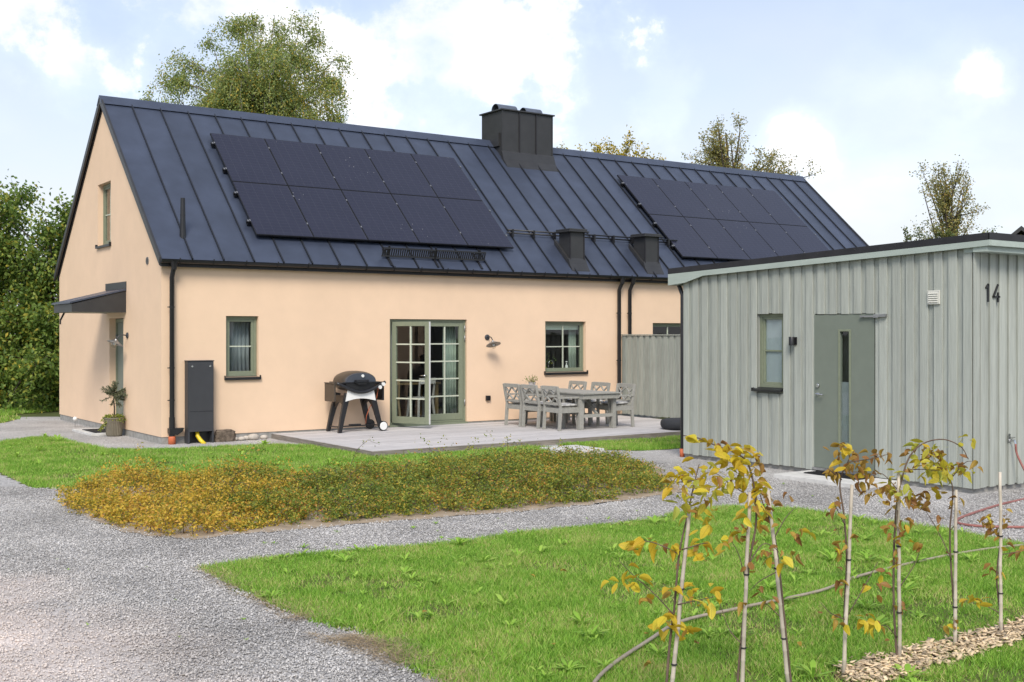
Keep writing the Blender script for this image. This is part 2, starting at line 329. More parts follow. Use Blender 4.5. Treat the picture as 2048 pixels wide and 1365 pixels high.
def thing(name, label, cat, loc=(0, 0, 0), rz=0, group=None):
    o = link(name, None, None, loc, (0, 0, rz)); o.empty_display_size = .2
    return tag(o, label, cat, group)
def copy_tree(o, parent=None):
    c = o.copy(); col.objects.link(c); c.parent = parent
    for ch in [x for x in o.children]: copy_tree(ch, c)
    return c
def sheet(name, pts, z, m, jit=0, seg=.12, kind='structure', seed=1, label=None, cat=None):
    """flat ground piece with an uneven outline"""
    rg = random.Random(seed); out = []
    n = len(pts)
    for i in range(n):
        a, b = pts[i], pts[(i+1) % n]; L = math.hypot(b[0]-a[0], b[1]-a[1]); k = max(1, int(L/seg)) if jit else 1
        for j in range(k):
            t = j/k; out.append((a[0]+(b[0]-a[0])*t+rg.uniform(-jit, jit), a[1]+(b[1]-a[1])*t+rg.uniform(-jit, jit)))
    bm = bmesh.new(); vs = [bm.verts.new((x, y, z)) for x, y in out]
    es = [bm.edges.new((vs[i], vs[(i+1) % len(vs)])) for i in range(len(vs))]
    bmesh.ops.triangle_fill(bm, edges=es, use_beauty=True, normal=(0, 0, 1))
    for f in bm.faces:
        if f.normal.z < 0: f.normal_flip()
    me = bpy.data.meshes.new(name); bm.to_mesh(me); bm.free(); me.materials.append(M[m] if isinstance(m, str) else m)
    o = link(name, me); return tag(o, label, cat, kind=kind), out
def raw(name, v, f, m, parent=None, kind=None, smooth=False):
    """big mesh straight from numpy arrays (all faces with the same corner count)"""
    v = np.asarray(v, np.float32).reshape(-1, 3); f = np.asarray(f, np.int32); nf, k = f.shape
    me = bpy.data.meshes.new(name); me.vertices.add(len(v)); me.vertices.foreach_set('co', v.ravel())
    me.loops.add(nf*k); me.loops.foreach_set('vertex_index', f.ravel())
    me.polygons.add(nf); me.polygons.foreach_set('loop_start', np.arange(0, nf*k, k, dtype=np.int32)); me.polygons.foreach_set('loop_total', np.full(nf, k, np.int32))
    if smooth: me.polygons.foreach_set('use_smooth', np.ones(nf, bool))
    me.materials.append(M[m] if isinstance(m, str) else m); me.update(calc_edges=True); me.validate()
    o = link(name, me, parent)
    if kind: o['kind'] = kind
    return o
def inside(poly, x, y):
    r = np.zeros(len(x), bool); n = len(poly)
    for i in range(n):
        x0, y0 = poly[i]; x1, y1 = poly[(i+1) % n]
        if y0 == y1: continue
        c = ((y0 > y) != (y1 > y)) & (x < (x1-x0)*(y-y0)/(y1-y0)+x0); r ^= c
    return r
def vnoise(x, y, s, seed):
    """cheap smooth value noise for density masks"""
    rg = np.random.default_rng(seed); T = rg.random((64, 64)); x = x*s+100; y = y*s+100
    i, j = np.floor(x).astype(int), np.floor(y).astype(int); u, v = x-i, y-j; u = u*u*(3-2*u); v = v*v*(3-2*v)
    g = lambda a, b: T[a % 64, b % 64]
    return (g(i, j)*(1-u)+g(i+1, j)*u)*(1-v)+(g(i, j+1)*(1-u)+g(i+1, j+1)*u)*v
def leafquads(P, D, L, Wd, rg, fold=.25):
    """diamond leaves at P pointing along D: 4 corners, two faces each sharing an edge"""
    n = len(P); D = D/np.linalg.norm(D, axis=1, keepdims=True)
    q = rg.normal(size=(n, 3)); a = np.cross(D, q); a /= np.linalg.norm(a, axis=1, keepdims=True); b = np.cross(a, D)
    L = np.broadcast_to(L, n)[:, None]; Wd = np.broadcast_to(Wd, n)[:, None]
    mid = P+D*L*.45
    v = np.stack([P, mid+a*Wd/2+b*Wd*fold, P+D*L, mid-a*Wd/2+b*Wd*fold], 1).reshape(-1, 3)
    f = np.arange(n)[:, None]*4+np.array([[0, 1, 2, 3]])
    f = np.concatenate([f[:, [0, 1, 2]], f[:, [0, 2, 3]]]); return v, f
# ------------------------------------------------------------------ ground
G = (.10, .12, .045)
M['ground'] = mat('meadow_ground', G, .95, var=.25, scale=.4, spec=.1)
def gravel_material():
    m = bpy.data.materials.new('gravel'); m.use_nodes = True; nt = m.node_tree; N = nt.nodes; K = nt.links
    p = N['Principled BSDF']; p.inputs['Roughness'].default_value = .85; p.inputs['Specular IOR Level'].default_value = .25
    tc = N.new('ShaderNodeTexCoord')
    vo = N.new('ShaderNodeTexVoronoi'); vo.inputs['Scale'].default_value = 75; K.new(tc.outputs['Object'], vo.inputs['Vector'])
    bw = N.new('ShaderNodeSeparateColor'); K.new(vo.outputs['Color'], bw.inputs[0])
    rp = N.new('ShaderNodeValToRGB'); e = rp.color_ramp.elements
    e[0].position = 0; e[0].color = (.26, .25, .24, 1); e[1].position = 1; e[1].color = (.60, .58, .56, 1)
    x = e.new(.5); x.color = (.43, .415, .40, 1)
    K.new(bw.outputs[0], rp.inputs[0])
    def math_(op, a, b):
        n = N.new('ShaderNodeMath'); n.operation = op
        for i, q in enumerate((a, b)):
            if isinstance(q, (int, float)): n.inputs[i].default_value = q
            else: K.new(q, n.inputs[i])
        return n.outputs[0]
    no = N.new('ShaderNodeTexNoise'); no.inputs['Scale'].default_value = 1.1; no.inputs['Detail'].default_value = 7; K.new(tc.outputs['Object'], no.inputs['Vector'])
    wob = math_('MULTIPLY', math_('SUBTRACT', no.outputs['Fac'], .5), 1.6)
    sp = N.new('ShaderNodeSeparateXYZ'); K.new(tc.outputs['Object'], sp.inputs[0])
    fx = N.new('ShaderNodeMapRange'); fx.interpolation_type = 'SMOOTHSTEP'; fx.inputs[1].default_value = -3.6; fx.inputs[2].default_value = -5.1; K.new(math_('ADD', sp.outputs[0], wob), fx.inputs[0])
    fy = N.new('ShaderNodeMapRange'); fy.interpolation_type = 'SMOOTHSTEP'; fy.inputs[1].default_value = -9.2; fy.inputs[2].default_value = -11.2; K.new(math_('ADD', sp.outputs[1], wob), fy.inputs[0])
    mk = math_('MULTIPLY', fx.outputs[0], fy.outputs[0])
    pk = N.new('ShaderNodeMix'); pk.data_type = 'RGBA'; pk.blend_type = 'MIX'; pk.inputs['B'].default_value = (.72, .62, .56, 1)
    K.new(math_('MULTIPLY', mk, .72), pk.inputs['Factor']); K.new(rp.outputs[0], pk.inputs['A'])
    n2 = N.new('ShaderNodeTexNoise'); n2.inputs['Scale'].default_value = .9; n2.inputs['Detail'].default_value = 6; K.new(tc.outputs['Object'], n2.inputs['Vector'])
    mr = N.new('ShaderNodeMapRange'); mr.inputs[1].default_value = .3; mr.inputs[2].default_value = .7; mr.inputs[3].default_value = .78; mr.inputs[4].default_value = 1.18; K.new(n2.outputs['Fac'], mr.inputs[0])
    hs = N.new('ShaderNodeHueSaturation'); K.new(mr.outputs[0], hs.inputs['Value']); K.new(pk.outputs['Result'], hs.inputs['Color'])
    K.new(hs.outputs[0], p.inputs['Base Color'])
    bp = N.new('ShaderNodeBump'); bp.inputs['Strength'].default_value = .9; bp.inputs['Distance'].default_value = .012; bp.invert = True
    K.new(vo.outputs['Distance'], bp.inputs['Height']); K.new(bp.outputs[0], p.inputs['Normal'])
    M['gravel'] = m
    # loose stones carry the same colours, one per stone
    s = m.copy(); s.name = 'gravel_stone'; nt = s.node_tree; N = nt.nodes; K = nt.links
    g = N.new('ShaderNodeNewGeometry'); rp = [n for n in N if n.type == 'VALTORGB'][0]; K.new(g.outputs['Random Per Island'], rp.inputs[0])
    p = N['Principled BSDF']
    for l in list(p.inputs['Normal'].links): nt.links.remove(l)
    M['gravelstone'] = s
gravel_material()
LAWNS = mat('lawn_soil', (.085, .115, .032), .95, var=.3, scale=3, c2=(.13, .115, .05), bump=.6, bscale=70, spec=.1)
M['lawn'] = LAWNS
M['bedsoil'] = mat('bed_soil', (.36, .285, .205), .95, var=.14, scale=6, bump=.6, bscale=50, spec=.1)
gr = MB(); gr.add([(-900, -900, -.014), (900, -900, -.014), (900, 900, -.014), (-900, 900, -.014)], [(0, 1, 2, 3)]); tag(gr.build('ground', 'ground'), kind='structure')
sheet('gravel_yard', [(-14, -26), (9, -26), (14, -12), (11, -3), (8, .4), (0, .4), (.2, 8), (-2, 9.2), (-12, 9)], -.006, 'gravel')
L_HOUSE = [(-3.14,-4.65),(-3.12,-2.9),(-2.9,-.5),(-2.3,1.9),(-1.5,2.6),(-1.16,2.4),(-1.14,.86),(-1.05,-.5),(-.47,-.87),(.32,-1.0),(1.5,-1.3),(2.02,-1.75),(2.02,-4.0),(3.3,-4.0),(5.0,-4.0),(5.1,-4.5),(4.6,-5.0),(2.4,-6.2),(1.3,-5.9),(-.41,-5.6),(-.87,-4.9),(-1.5,-5.1),(-2.1,-5.3),(-2.72,-5.15)]
L_STRIP = [(5.55,-3.98),(10,-3.98),(10,-5.4),(6.9,-5.65),(6.1,-5.6),(5.5,-5.0)]
L_FAR = [(-14,12),(-14,5),(-1.3,6.6),(-.75,7.6),(-.5,9.3),(.62,10.0),(4,10.0),(4,18),(-14,18)]
L_FRONT = [(-3.12,-10.66),(-2.58,-10.57),(-1.8,-10.68),(-.9,-10.85),(.26,-10.86),(1.2,-10.85),(1.72,-10.82),(2.7,-10.74),(3.23,-11.08),(3.3,-11.6),(3.27,-12.14),(3.37,-12.5),(3.45,-13.0),(3.3,-14.0),(3.6,-15.5),(3.5,-18.5),(-2.6,-18.5),(-3.0,-16),(-3.1,-14.4),(-3.13,-14.1),(-3.02,-13.6),(-2.95,-13.2),(-3.1,-12.85),(-3.17,-12.17),(-3.17,-11.5)]
BED_Y = [(-3.05,-6.0),(-2.5,-4.9),(-1.9,-4.8),(-1.1,-5.2),(-.1,-6.1),(-.5,-7.4),(-1.3,-8.8),(-2.1,-9.2),(-2.76,-9.3),(-3.0,-8.95),(-3.17,-7.86),(-3.25,-7.0)]
BED_G = [(-1.4,-5.7),(.5,-6.0),(1.5,-6.0),(2.6,-6.05),(3.5,-5.65),(4.0,-6.2),(4.5,-6.8),(4.5,-7.3),(3.1,-9.45),(1.85,-9.58),(.57,-9.45),(-.54,-9.28),(-1.41,-9.2),(-2.1,-9.1),(-1.9,-7.5)]
_, P_HOUSE = sheet('lawn', L_HOUSE, -.002, 'lawn', .06, seed=1)
_, P_STRIP = sheet('lawn', L_STRIP, -.002, 'lawn', .05, seed=2)
_, P_FAR = sheet('lawn', L_FAR, -.002, 'lawn', .1, seg=.3, seed=3)
_, P_FRONT = sheet('lawn', L_FRONT, -.002, 'lawn', .07, seg=.1, seed=4)
SOIL = [(-3.1,-5.9),(-2.5,-5.2),(-.9,-5.95),(.5,-6.15),(2.5,-6.3),(4.4,-5.2),(5.0,-4.8),(5.15,-5.4),(4.9,-7.2),(3.2,-9.62),(1.7,-9.74),(.4,-9.65),(-.68,-9.5),(-1.7,-9.38),(-2.3,-9.33),(-2.8,-9.3),(-3.1,-8.6),(-3.2,-7)]
sheet('soil_bed', SOIL, .002, 'bedsoil', .07, seg=.09, seed=5)

# ------------------------------------------------------------------ house
HW, HL, ZE, ZR, ZP = 7.05, 20.3, 3.19, 6.54, .116
SL = (ZR-ZE)/(HW/2+.12); ANG = math.atan(SL)
def rz(y): return ZE+SL*((y if y <= HW/2 else HW-y)+.12)
house = thing('house', 'long peach rendered house with black steel roof and solar panels', 'house')
def wallmesh(outer, holes, mk, depth, nrm):
    """flat wall with cut-out openings and their reveals; mk turns (a, z) into a point, depth runs along nrm (inwards)"""
    bm = bmesh.new(); es = []
    for poly in [outer]+holes:
        vs = [bm.verts.new(mk(a, z)) for a, z in poly]
        es += [bm.edges.new((vs[i], vs[(i+1) % len(vs)])) for i in range(len(vs))]
    bmesh.ops.triangle_fill(bm, edges=es, use_beauty=True)
    for poly in holes:
        n = len(poly); o = [bm.verts.new(mk(a, z)) for a, z in poly]; i_ = [bm.verts.new(Vector(mk(a, z))+Vector(nrm)*depth) for a, z in poly]
        for k in range(n): bm.faces.new((o[k], o[(k+1) % n], i_[(k+1) % n], i_[k]))
    bmesh.ops.remove_doubles(bm, verts=bm.verts, dist=1e-5)
    bmesh.ops.recalc_face_normals(bm, faces=bm.faces)
    return bm
def rect(a0, a1, z0, z1): return [(a0, z0), (a1, z0), (a1, z1), (a0, z1)]
WIN_S = (1.16, 1.77, 1.13, 2.22); WIN_K = (8.23, 9.33, 1.08, 2.17); WIN_F = (11.28, 12.38, 1.08, 2.15); FD = (4.47, 6.25, .082, 2.19)
WIN_G = (3.05, 3.95, 3.66, 4.88); DR_G = (2.22, 3.14, .12, 2.2)
def bmobj(name, bm, m, parent):
    me = bpy.data.meshes.new(name); bm.to_mesh(me); bm.free(); me.materials.append(M[m]); return link(name, me, parent)
fd_poly = [(FD[0], ZP), (FD[1], ZP), (FD[1], FD[3]), (FD[0], FD[3])]
bmobj('wall', wallmesh(rect(0, HL, ZP, rz(0)-.09), [rect(*WIN_S), rect(*WIN_K), rect(*WIN_F), rect(FD[0], FD[1], ZP+.004, FD[3])], lambda a, z: (a, 0, z), .24, (0, 1, 0)), 'stucco', house)
gpoly = [(0, ZP), (HW, ZP), (HW, rz(HW)-.09), (HW/2, ZR-.09), (0, rz(0)-.09)]
bmobj('wall', wallmesh(gpoly, [rect(*WIN_G), rect(*DR_G)], lambda a, z: (0, a, z), .24, (1, 0, 0)), 'stucco', house)
bmobj('wall', wallmesh(gpoly, [], lambda a, z: (HL, a, z), .24, (-1, 0, 0)), 'stucco', house)
bmobj('wall', wallmesh(rect(0, HL, ZP, rz(HW)-.09), [], lambda a, z: (a, HW, z), .24, (0, -1, 0)), 'stucco', house)
b = MB(); b.box(.012, HL-.012, .012, HW-.012, -.05, ZP+.003); b.build('plinth', 'plinth', house)
# rooms behind the openings
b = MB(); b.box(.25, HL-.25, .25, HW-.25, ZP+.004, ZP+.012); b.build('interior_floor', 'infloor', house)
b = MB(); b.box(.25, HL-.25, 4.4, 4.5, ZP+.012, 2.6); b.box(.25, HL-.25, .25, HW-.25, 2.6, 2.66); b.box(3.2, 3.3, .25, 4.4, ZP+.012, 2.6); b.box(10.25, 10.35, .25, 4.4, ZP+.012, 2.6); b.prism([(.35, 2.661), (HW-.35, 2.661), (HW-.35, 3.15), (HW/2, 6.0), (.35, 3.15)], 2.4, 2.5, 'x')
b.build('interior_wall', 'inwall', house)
def window(o, mk, a0, a1, z0, z1, cols, rows, inset, fw=.055, sash=.045, parent=house, glass='glass', light='sage_light', mw=.022):
    """part window > frame, sash bars, one pane per field"""
    root = o
    def bx(mb, a, c, d0, d1, e, f): p, q = mk(a, d0, e), mk(c, d1, f); mb.box(p[0], q[0], p[1], q[1], p[2], q[2])
    f = MB(); g = .004
    bx(f, a0+g, a1-g, inset, inset+.09, z1-fw, z1-g); bx(f, a0+g, a1-g, inset, inset+.09, z0+g, z0+fw)
    bx(f, a0+g, a0+fw, inset, inset+.09, z0+fw, z1-fw); bx(f, a1-fw, a1-g, inset, inset+.09, z0+fw, z1-fw)
    w = f.build('window', 'sage', root, bevel=.004)
    A0, A1, Z0, Z1 = a0+fw, a1-fw, z0+fw, z1-fw
    s = MB(); i2 = inset+.012
    bx(s, A0, A1, i2, i2+.05, Z1-sash, Z1); bx(s, A0, A1, i2, i2+.05, Z0, Z0+sash); bx(s, A0, A0+sash, i2, i2+.05, Z0+sash, Z1-sash); bx(s, A1-sash, A1, i2, i2+.05, Z0+sash, Z1-sash)
    s.build('sash', 'sage', w, bevel=.003)
    A0 += sash; A1 -= sash; Z0 += sash; Z1 -= sash
    for k in range(1, cols):
        m_ = MB(); c = A0+(A1-A0)*k/cols; bx(m_, c-mw/2, c+mw/2, i2+.008, i2+.035, Z0, Z1); m_.build('glazing_bar', light, w)
    for k in range(1, rows):
        m_ = MB(); c = Z0+(Z1-Z0)*k/rows; bx(m_, A0, A1, i2+.010, i2+.033, c-mw/2, c+mw/2); m_.build('glazing_bar', light, w)
    for i in range(cols):
        for j in range(rows):
            m_ = MB(); bx(m_, A0+(A1-A0)*i/cols, A0+(A1-A0)*(i+1)/cols, i2+.020, i2+.024, Z0+(Z1-Z0)*j/rows, Z0+(Z1-Z0)*(j+1)/rows); m_.build('pane', glass, w)
    return w
lw = lambda a, d, z: (a, d, z)          # long wall: depth runs into +y
gw = lambda a, d, z: (d, a, z)          # gable: depth runs into +x
def sill(mk, a0, a1, z, parent):
    m_ = MB(); pts = [(-.045, z-.055), (-.045, z-.012), (.085, z+.012), (.085, z-.055)]
    vs = [mk(a0-.03, d, e) for d, e in pts]+[mk(a1+.03, d, e) for d, e in pts]
    m_.add(vs, [(0, 1, 2, 3), (7, 6, 5, 4), (0, 4, 5, 1), (1, 5, 6, 2), (2, 6, 7, 3), (3, 7, 4, 0)])
    for a in (a0-.034, a1+.022): p, q = mk(a, -.047, z-.05), mk(a+.012, .06, z+.025); m_.box(p[0], q[0], p[1], q[1], p[2], q[2])
    return m_.build('window_sill', 'black', parent)
w = window(house, lw, *WIN_S, 1, 2, .08); sill(lw, WIN_S[0], WIN_S[1], WIN_S[2], house)
w = window(house, lw, *WIN_K, 2, 2, .08, fw=.045, sash=.04); sill(lw, WIN_K[0], WIN_K[1], WIN_K[2], house)
w = window(house, lw, *WIN_F, 2, 2, .08, fw=.045, sash=.04); sill(lw, WIN_F[0], WIN_F[1], WIN_F[2], house)
w = window(house, gw, *WIN_G, 2, 2, .10); sill(gw, WIN_G[0], WIN_G[1], WIN_G[2], house)
# gable door in its recess
b = MB(); b.box(.12, .17, DR_G[0]+.004, DR_G[0]+.06, .13, 2.19); b.box(.12, .17, DR_G[1]-.06, DR_G[1]-.004, .13, 2.19); b.box(.12, .17, DR_G[0]+.06, DR_G[1]-.06, 2.12, 2.19); fr = b.build('door_frame', 'sage', house)
b = MB(); b.box(.135, .185, DR_G[0]+.062, DR_G[1]-.062, .13, 2.118); dg = b.build('door', 'door', house, bevel=.003)
b = MB(); b.box(.126, .134, 2.38, 2.54, .5, 1.9); b.build('pane', 'frost', dg)
b = MB(); b.tube([(.134, 2.33, 1.1), (.08, 2.33, 1.1), (.08, 2.45, 1.1)], .011); b.build('handle', 'chrome', dg, smooth=True)
for z in (.5, 1.8): b = MB(); b.tube([(.115, 3.08, z), (.115, 3.08, z+.1)], .012); b.build('hinge', 'galv', fr, smooth=True)
b = MB(); b.box(.02, .25, DR_G[0], DR_G[1], ZP, .128); b.build('threshold', 'plinth', house)
# french doors
b = MB(); y0, y1 = .05, .14
b.box(FD[0]+.004, FD[0]+.05, y0, y1, .125, FD[3]-.004); b.box(FD[1]-.05, FD[1]-.004, y0, y1, .125, FD[3]-.004); b.box(FD[0]+.05, FD[1]-.05, y0, y1, FD[3]-.05, FD[3]-.004); b.box(FD[0]+.05, FD[1]-.05, y0, y1, .122, .16)
fdf = b.build('door_frame', 'sage', house, bevel=.004)
for z in (.45, 1.75, 1.95): b = MB(); b.tube([(FD[1]-.03, y0-.014, z), (FD[1]-.03, y0-.014, z+.12)], .013); b.build('hinge', 'galv', fdf, smooth=True)
b = MB(); b.box(FD[0]-.01, FD[1]+.01, -.02, .24, .06, .121); b.build('threshold', 'sage', house)
def leaf_door(loc, rot, sgn):
    """one glazed leaf, hinge at its own origin, width running to sgn*x; > rails, glazing bars, panes"""
    Wd, z0, z1, st, rt, rb = .862, .165, 2.135, .095, .085, .13
    o = link('door_leaf', None, house, loc, (0, 0, rot))
    X = lambda a: sgn*a
    b = MB(); b.box(X(0), X(st), 0, .055, z0, z1); b.box(X(Wd-st), X(Wd), 0, .055, z0, z1); b.box(X(st), X(Wd-st), 0, .055, z1-rt, z1); b.box(X(st), X(Wd-st), 0, .055, z0, z0+rb)
    b.build('leaf_frame', 'sage', o, bevel=.004)
    a0, a1, c0, c1 = st, Wd-st, z0+rb, z1-rt
    b = MB(); b.box(X((a0+a1)/2-.014), X((a0+a1)/2+.014), .008, .047, c0, c1); b.build('glazing_bar', 'sage_light', o)
    for k in range(1, 5):
        z = c0+(c1-c0)*k/5; b = MB(); b.box(X(a0), X(a1), .010, .045, z-.013, z+.013); b.build('glazing_bar', 'sage_light', o)
    for i in range(2):
        for k in range(5):
            b = MB(); b.box(X(a0+(a1-a0)*i/2), X(a0+(a1-a0)*(i+1)/2), .025, .029, c0+(c1-c0)*k/5, c0+(c1-c0)*(k+1)/5); b.build('pane', 'glass', o)
    return o
d1 = leaf_door((FD[1]-.054, .062, 0), 0, -1)
d2 = leaf_door((FD[0]+.06, .03, 0), -R(64), 1)
b = MB(); b.box(.864, .868, .004, .051, .165, 2.135); b.build('edge_seal', 'white', d2)
b = MB(); b.tube([(.815, -.004, 1.1), (.815, -.05, 1.1), (.70, -.05, 1.1)], .010); b.build('handle', 'chrome', d2, smooth=True)
# roof: one steel tray between two seams
roof = link('roof', None, house); tag(roof)
NP = 36; PW = (HL+.12)/NP; RL = math.hypot(HW/2+.12, ZR-ZE); TRW = PW-.004
def trays(side):
    b = MB(); n = 6
    for i in range(n+1):
        s = RL*i/n
        b.add([], [])
    vs = []; fs = []
    for i in range(n+1):
        s = RL*i/n
        for j in range(4): vs.append((TRW*j/3, s, .0025*math.sin(i*2.1+j*1.3)))
    for i in range(n):
        for j in range(3): a = i*4+j; fs.append((a, a+1, a+5, a+4))
    b.add(vs, fs); me = b.mesh('roof_panel', 'roof', True)
    sm = MB(); sm.box(-.011, .011, 0, RL-.03, -.004, .034); sme = sm.mesh('seam', 'seam')
    for k in range(NP+1):
        x = -.06+k*PW
        loc = (x, -.12, ZE) if side > 0 else (x, HW+.12, ZE)
        rot = (ANG, 0, 0) if side > 0 else (ANG, 0, R(180))
        if k < NP: link('roof_panel', me, roof, (loc[0]+(0 if side > 0 else PW-.002)+.002*(side > 0), loc[1], loc[2]), rot)
        if 0 < k < NP: link('seam', sme, roof, loc, rot)
trays(1); trays(-1)
b = MB(); t = .10; yb = HW/2    # deck below the trays
b.prism([(-.09, ZE-.02), (yb, ZR-.035), (HW+.09, ZE-.02), (HW+.09, ZE-.02-t), (yb, ZR-.035-t), (-.09, ZE-.02-t)], -.02, HL+.02, 'x'); b.build('roof_deck', 'darktrim', roof)
for x0, x1 in ((-.085, -.045), (HL+.045, HL+.085)):     # verge trims
    b = MB()
    b.prism([(-.15, ZE-.12), (-.15, ZE+.03), (yb, ZR+.052), (HW+.15, ZE+.03), (HW+.15, ZE-.12), (yb, ZR-.10)], x0, x1, 'x'); b.build('verge_trim', 'flash', roof)
b = MB()   # ridge cap
b.prism([(yb-.17, ZR-.12), (yb-.155, ZR-.10), (yb, ZR+.065), (yb+.155, ZR-.10), (yb+.17, ZR-.12), (yb+.14, ZR-.12), (yb, ZR+.03), (yb-.14, ZR-.12)], -.095, HL+.095, 'x'); b.build('ridge_cap', 'roof', roof)
# gutter with brackets and downpipes
b = MB(); n = 8; yc, zc, rr = -.185, ZE-.015, .062
vs = []; fs = []
for x in (-.07, HL+.07):
    for r_ in (rr, rr-.006):
        for j in range(n+1): a = math.pi+math.pi*j/n; vs.append((x, yc+r_*math.cos(a), zc+r_*math.sin(a)))
q = n+1
for j in range(n): fs += [(j, j+1, 2*q+j+1, 2*q+j), (q+j, 3*q+j, 3*q+j+1, q+j+1), (j, q+j, q+j+1, j+1), (2*q+j, 2*q+j+1, 3*q+j+1, 3*q+j)]
fs += [(0, 2*q, 3*q, q), (n, q+n, 3*q+n, 2*q+n)]
b.add(vs, fs); gut = b.build('gutter', 'black', house, angle=50)
bk = MB()
for j in range(7):
    a0, a1 = math.pi+math.pi*j/7, math.pi+math.pi*(j+1)/7
    bk.bar((0, (rr+.004)*math.cos(a0), (rr+.004)*math.sin(a0)), (0, (rr+.004)*math.cos(a1), (rr+.004)*math.sin(a1)), .025, .005, up=(1, 0, 0))
bk.box(-.012, .012, -.066, -.060, 0, .03); bme = bk.mesh('gutter_bracket', 'black')
for k in range(34): link('gutter_bracket', bme, gut, (.25+k*.6, yc, zc))
b = MB(); b.box(-.05, HL+.05, -.115, -.095, ZE-.13, ZE-.03); b.build('eaves_trim', 'darktrim', house)
def downpipe(x, zb, label=None):
    b = MB(); b.tube([(x, yc, zc-.05), (x, yc, zc-.13), (x, -.075, zc-.30), (x, -.075, zb)], .042, 10)
    b.lathe([(.075, 0), (.06, -.05), (.045, -.14)], (x, yc, zc-.03), 12)
    o = b.build('downpipe', 'black', house, angle=40)
    for z in (zb+.5, 1.3, 2.35):
        c = MB(); c.lathe([(.048, 0), (.048, .025)], (x, -.075, z), 12); c.box(x-.008, x+.008, -.03, 0, z, z+.02); c.box(x-.075, x-.045, -.085, -.065, z+.004, z+.02); c.build('pipe_clip', 'black', o)
    return o
p = downpipe(.16, .24)
b = MB(); b.lathe([(.05, .46), (.05, .1)], (.16, -.075, 0), 12); b.prism([(.10, .18), (.10, .27), (.36, .27), (.33, .21), (.24, .15)], -.13, -.02, 'y'); b.build('leaf_trap', 'black', p)
b = MB(); b.lathe([(.062, -.03), (.062, .1), (.057, .13)], (.16, -.075, 0), 14); b.build('drain_socket', 'orange', p, smooth=True)
p = downpipe(10.22, .2); p = downpipe(10.53, .2)
# chimney
CX0, CX1, CY0, CY1, CZ = 9.21, 10.70, 3.05, 3.95, 7.27
ch = link('chimney', None, house)
b = MB(); b.box(CX0, CX1, CY0, CY1, rz(CY0)-.05, CZ); b.build('stack', 'flash', ch)
for k in range(1, 3):
    x = CX0+(CX1-CX0)*k/3; b = MB(); b.box(x-.014, x+.014, CY0-.022, CY0, rz(CY0)+.18, CZ); b.build('seam', 'darktrim', ch)
for x in (CX0, CX1): b = MB(); b.box(x-.013, x+.013, CY0-.012, CY0+.012, rz(CY0)+.02, CZ); b.build('corner_trim', 'flash', ch)
b = MB(); b.box(CX0-.05, CX1+.05, CY0-.05, CY1+.05, CZ, CZ+.035); b.build('cap', 'flash', ch, bevel=.006)
b = MB()   # flared skirt where it meets the roof
b.prism([(CY0, rz(CY0)+.2), (CY0-.03, rz(CY0)+.16), (CY0-.10, rz(CY0-.10)+.06), (CY0-.24, rz(CY0-.24)+.022), (CY0-.26, rz(CY0-.26)-.01), (CY0, rz(CY0)-.02)], CX0-.03, CX1+.03, 'x'); b.build('flashing', 'flash', ch)
b = MB(); b.box(CX0-.05, CX0-.001, CY0+.1, CY1-.1, ZR-.12, ZR+.2); b.build('flashing', 'flash', ch)
for x0, x1 in ((9.30, 9.86), (10.12, 10.62)):
    b = MB(); n = 14; yc_, z_, ra = 3.5, CZ+.036, .165
    o_ = [(yc_+ra*math.cos(math.pi*j/n), z_+.03+ra*math.sin(math.pi*j/n)) for j in range(n+1)]
    i_ = [(yc_+(ra-.012)*math.cos(math.pi*j/n), z_+.03+(ra-.012)*math.sin(math.pi*j/n)) for j in range(n, -1, -1)]
    o_ = [(yc_+ra, z_)]+o_+[(yc_-ra, z_), (yc_-ra+.012, z_)]+i_+[(yc_+ra-.012, z_)]
    b.prism(o_, x0, x1, 'x'); b.build('cowl', 'cowl', ch, angle=40)
# ventilation stacks
for x0, x1, nm in ((8.98, 9.36, 0), (11.14, 11.54, 1)):
    o = link('ventilation_stack', None, house); y0, y1, zt = .10, .50, 4.12
    b = MB(); b.box(x0, x1, y0, y1, rz(y0)-.03, zt); b.build('stack', 'flash', o)
    b = MB(); b.box(x0-.085, x1+.085, y0-.085, y1+.085, zt, zt+.03); b.box(x0-.055, x1+.055, y0-.055, y1+.055, zt+.03, zt+.075); b.build('cap', 'flash', o, bevel=.008)
    b = MB(); b.prism([(y0, rz(y0)+.16), (y0-.05, rz(y0-.05)+.08), (y0-.14, rz(y0-.14)+.022), (y0-.15, rz(y0-.15)-.01), (y0, rz(y0)-.02)], x0-.05, x1+.05, 'x')
    b.prism([(y0, rz(y0)+.022), (y0, rz(y0)+.12), (y1+.12, rz(y1+.12)+.12), (y1+.12, rz(y1+.12)+.022)], x0-.05, x0-.002, 'x'); b.prism([(y0, rz(y0)+.022), (y0, rz(y0)+.12), (y1+.12, rz(y1+.12)+.12), (y1+.12, rz(y1+.12)+.022)], x1+.002, x1+.05, 'x')
    b.build('flashing', 'flash', o)
    for xx in (x0, x1): b = MB(); b.box(xx-.012, xx+.012, y0-.014, y0+.01, rz(y0)+.05, zt); b.build('corner_trim', 'darktrim', o)
# soil vent pipe
b = MB(); b.tube([(.50, .36, rz(.36)-.05), (.50, .36, rz(.36)+.35), (.50, .36, rz(.36)+.68)], [.058, .045, .04], 12); b.lathe([(.047, 0), (.047, .03)], (.50, .36, rz(.36)+.36), 12); b.build('vent_pipe', 'black', house, angle=40)
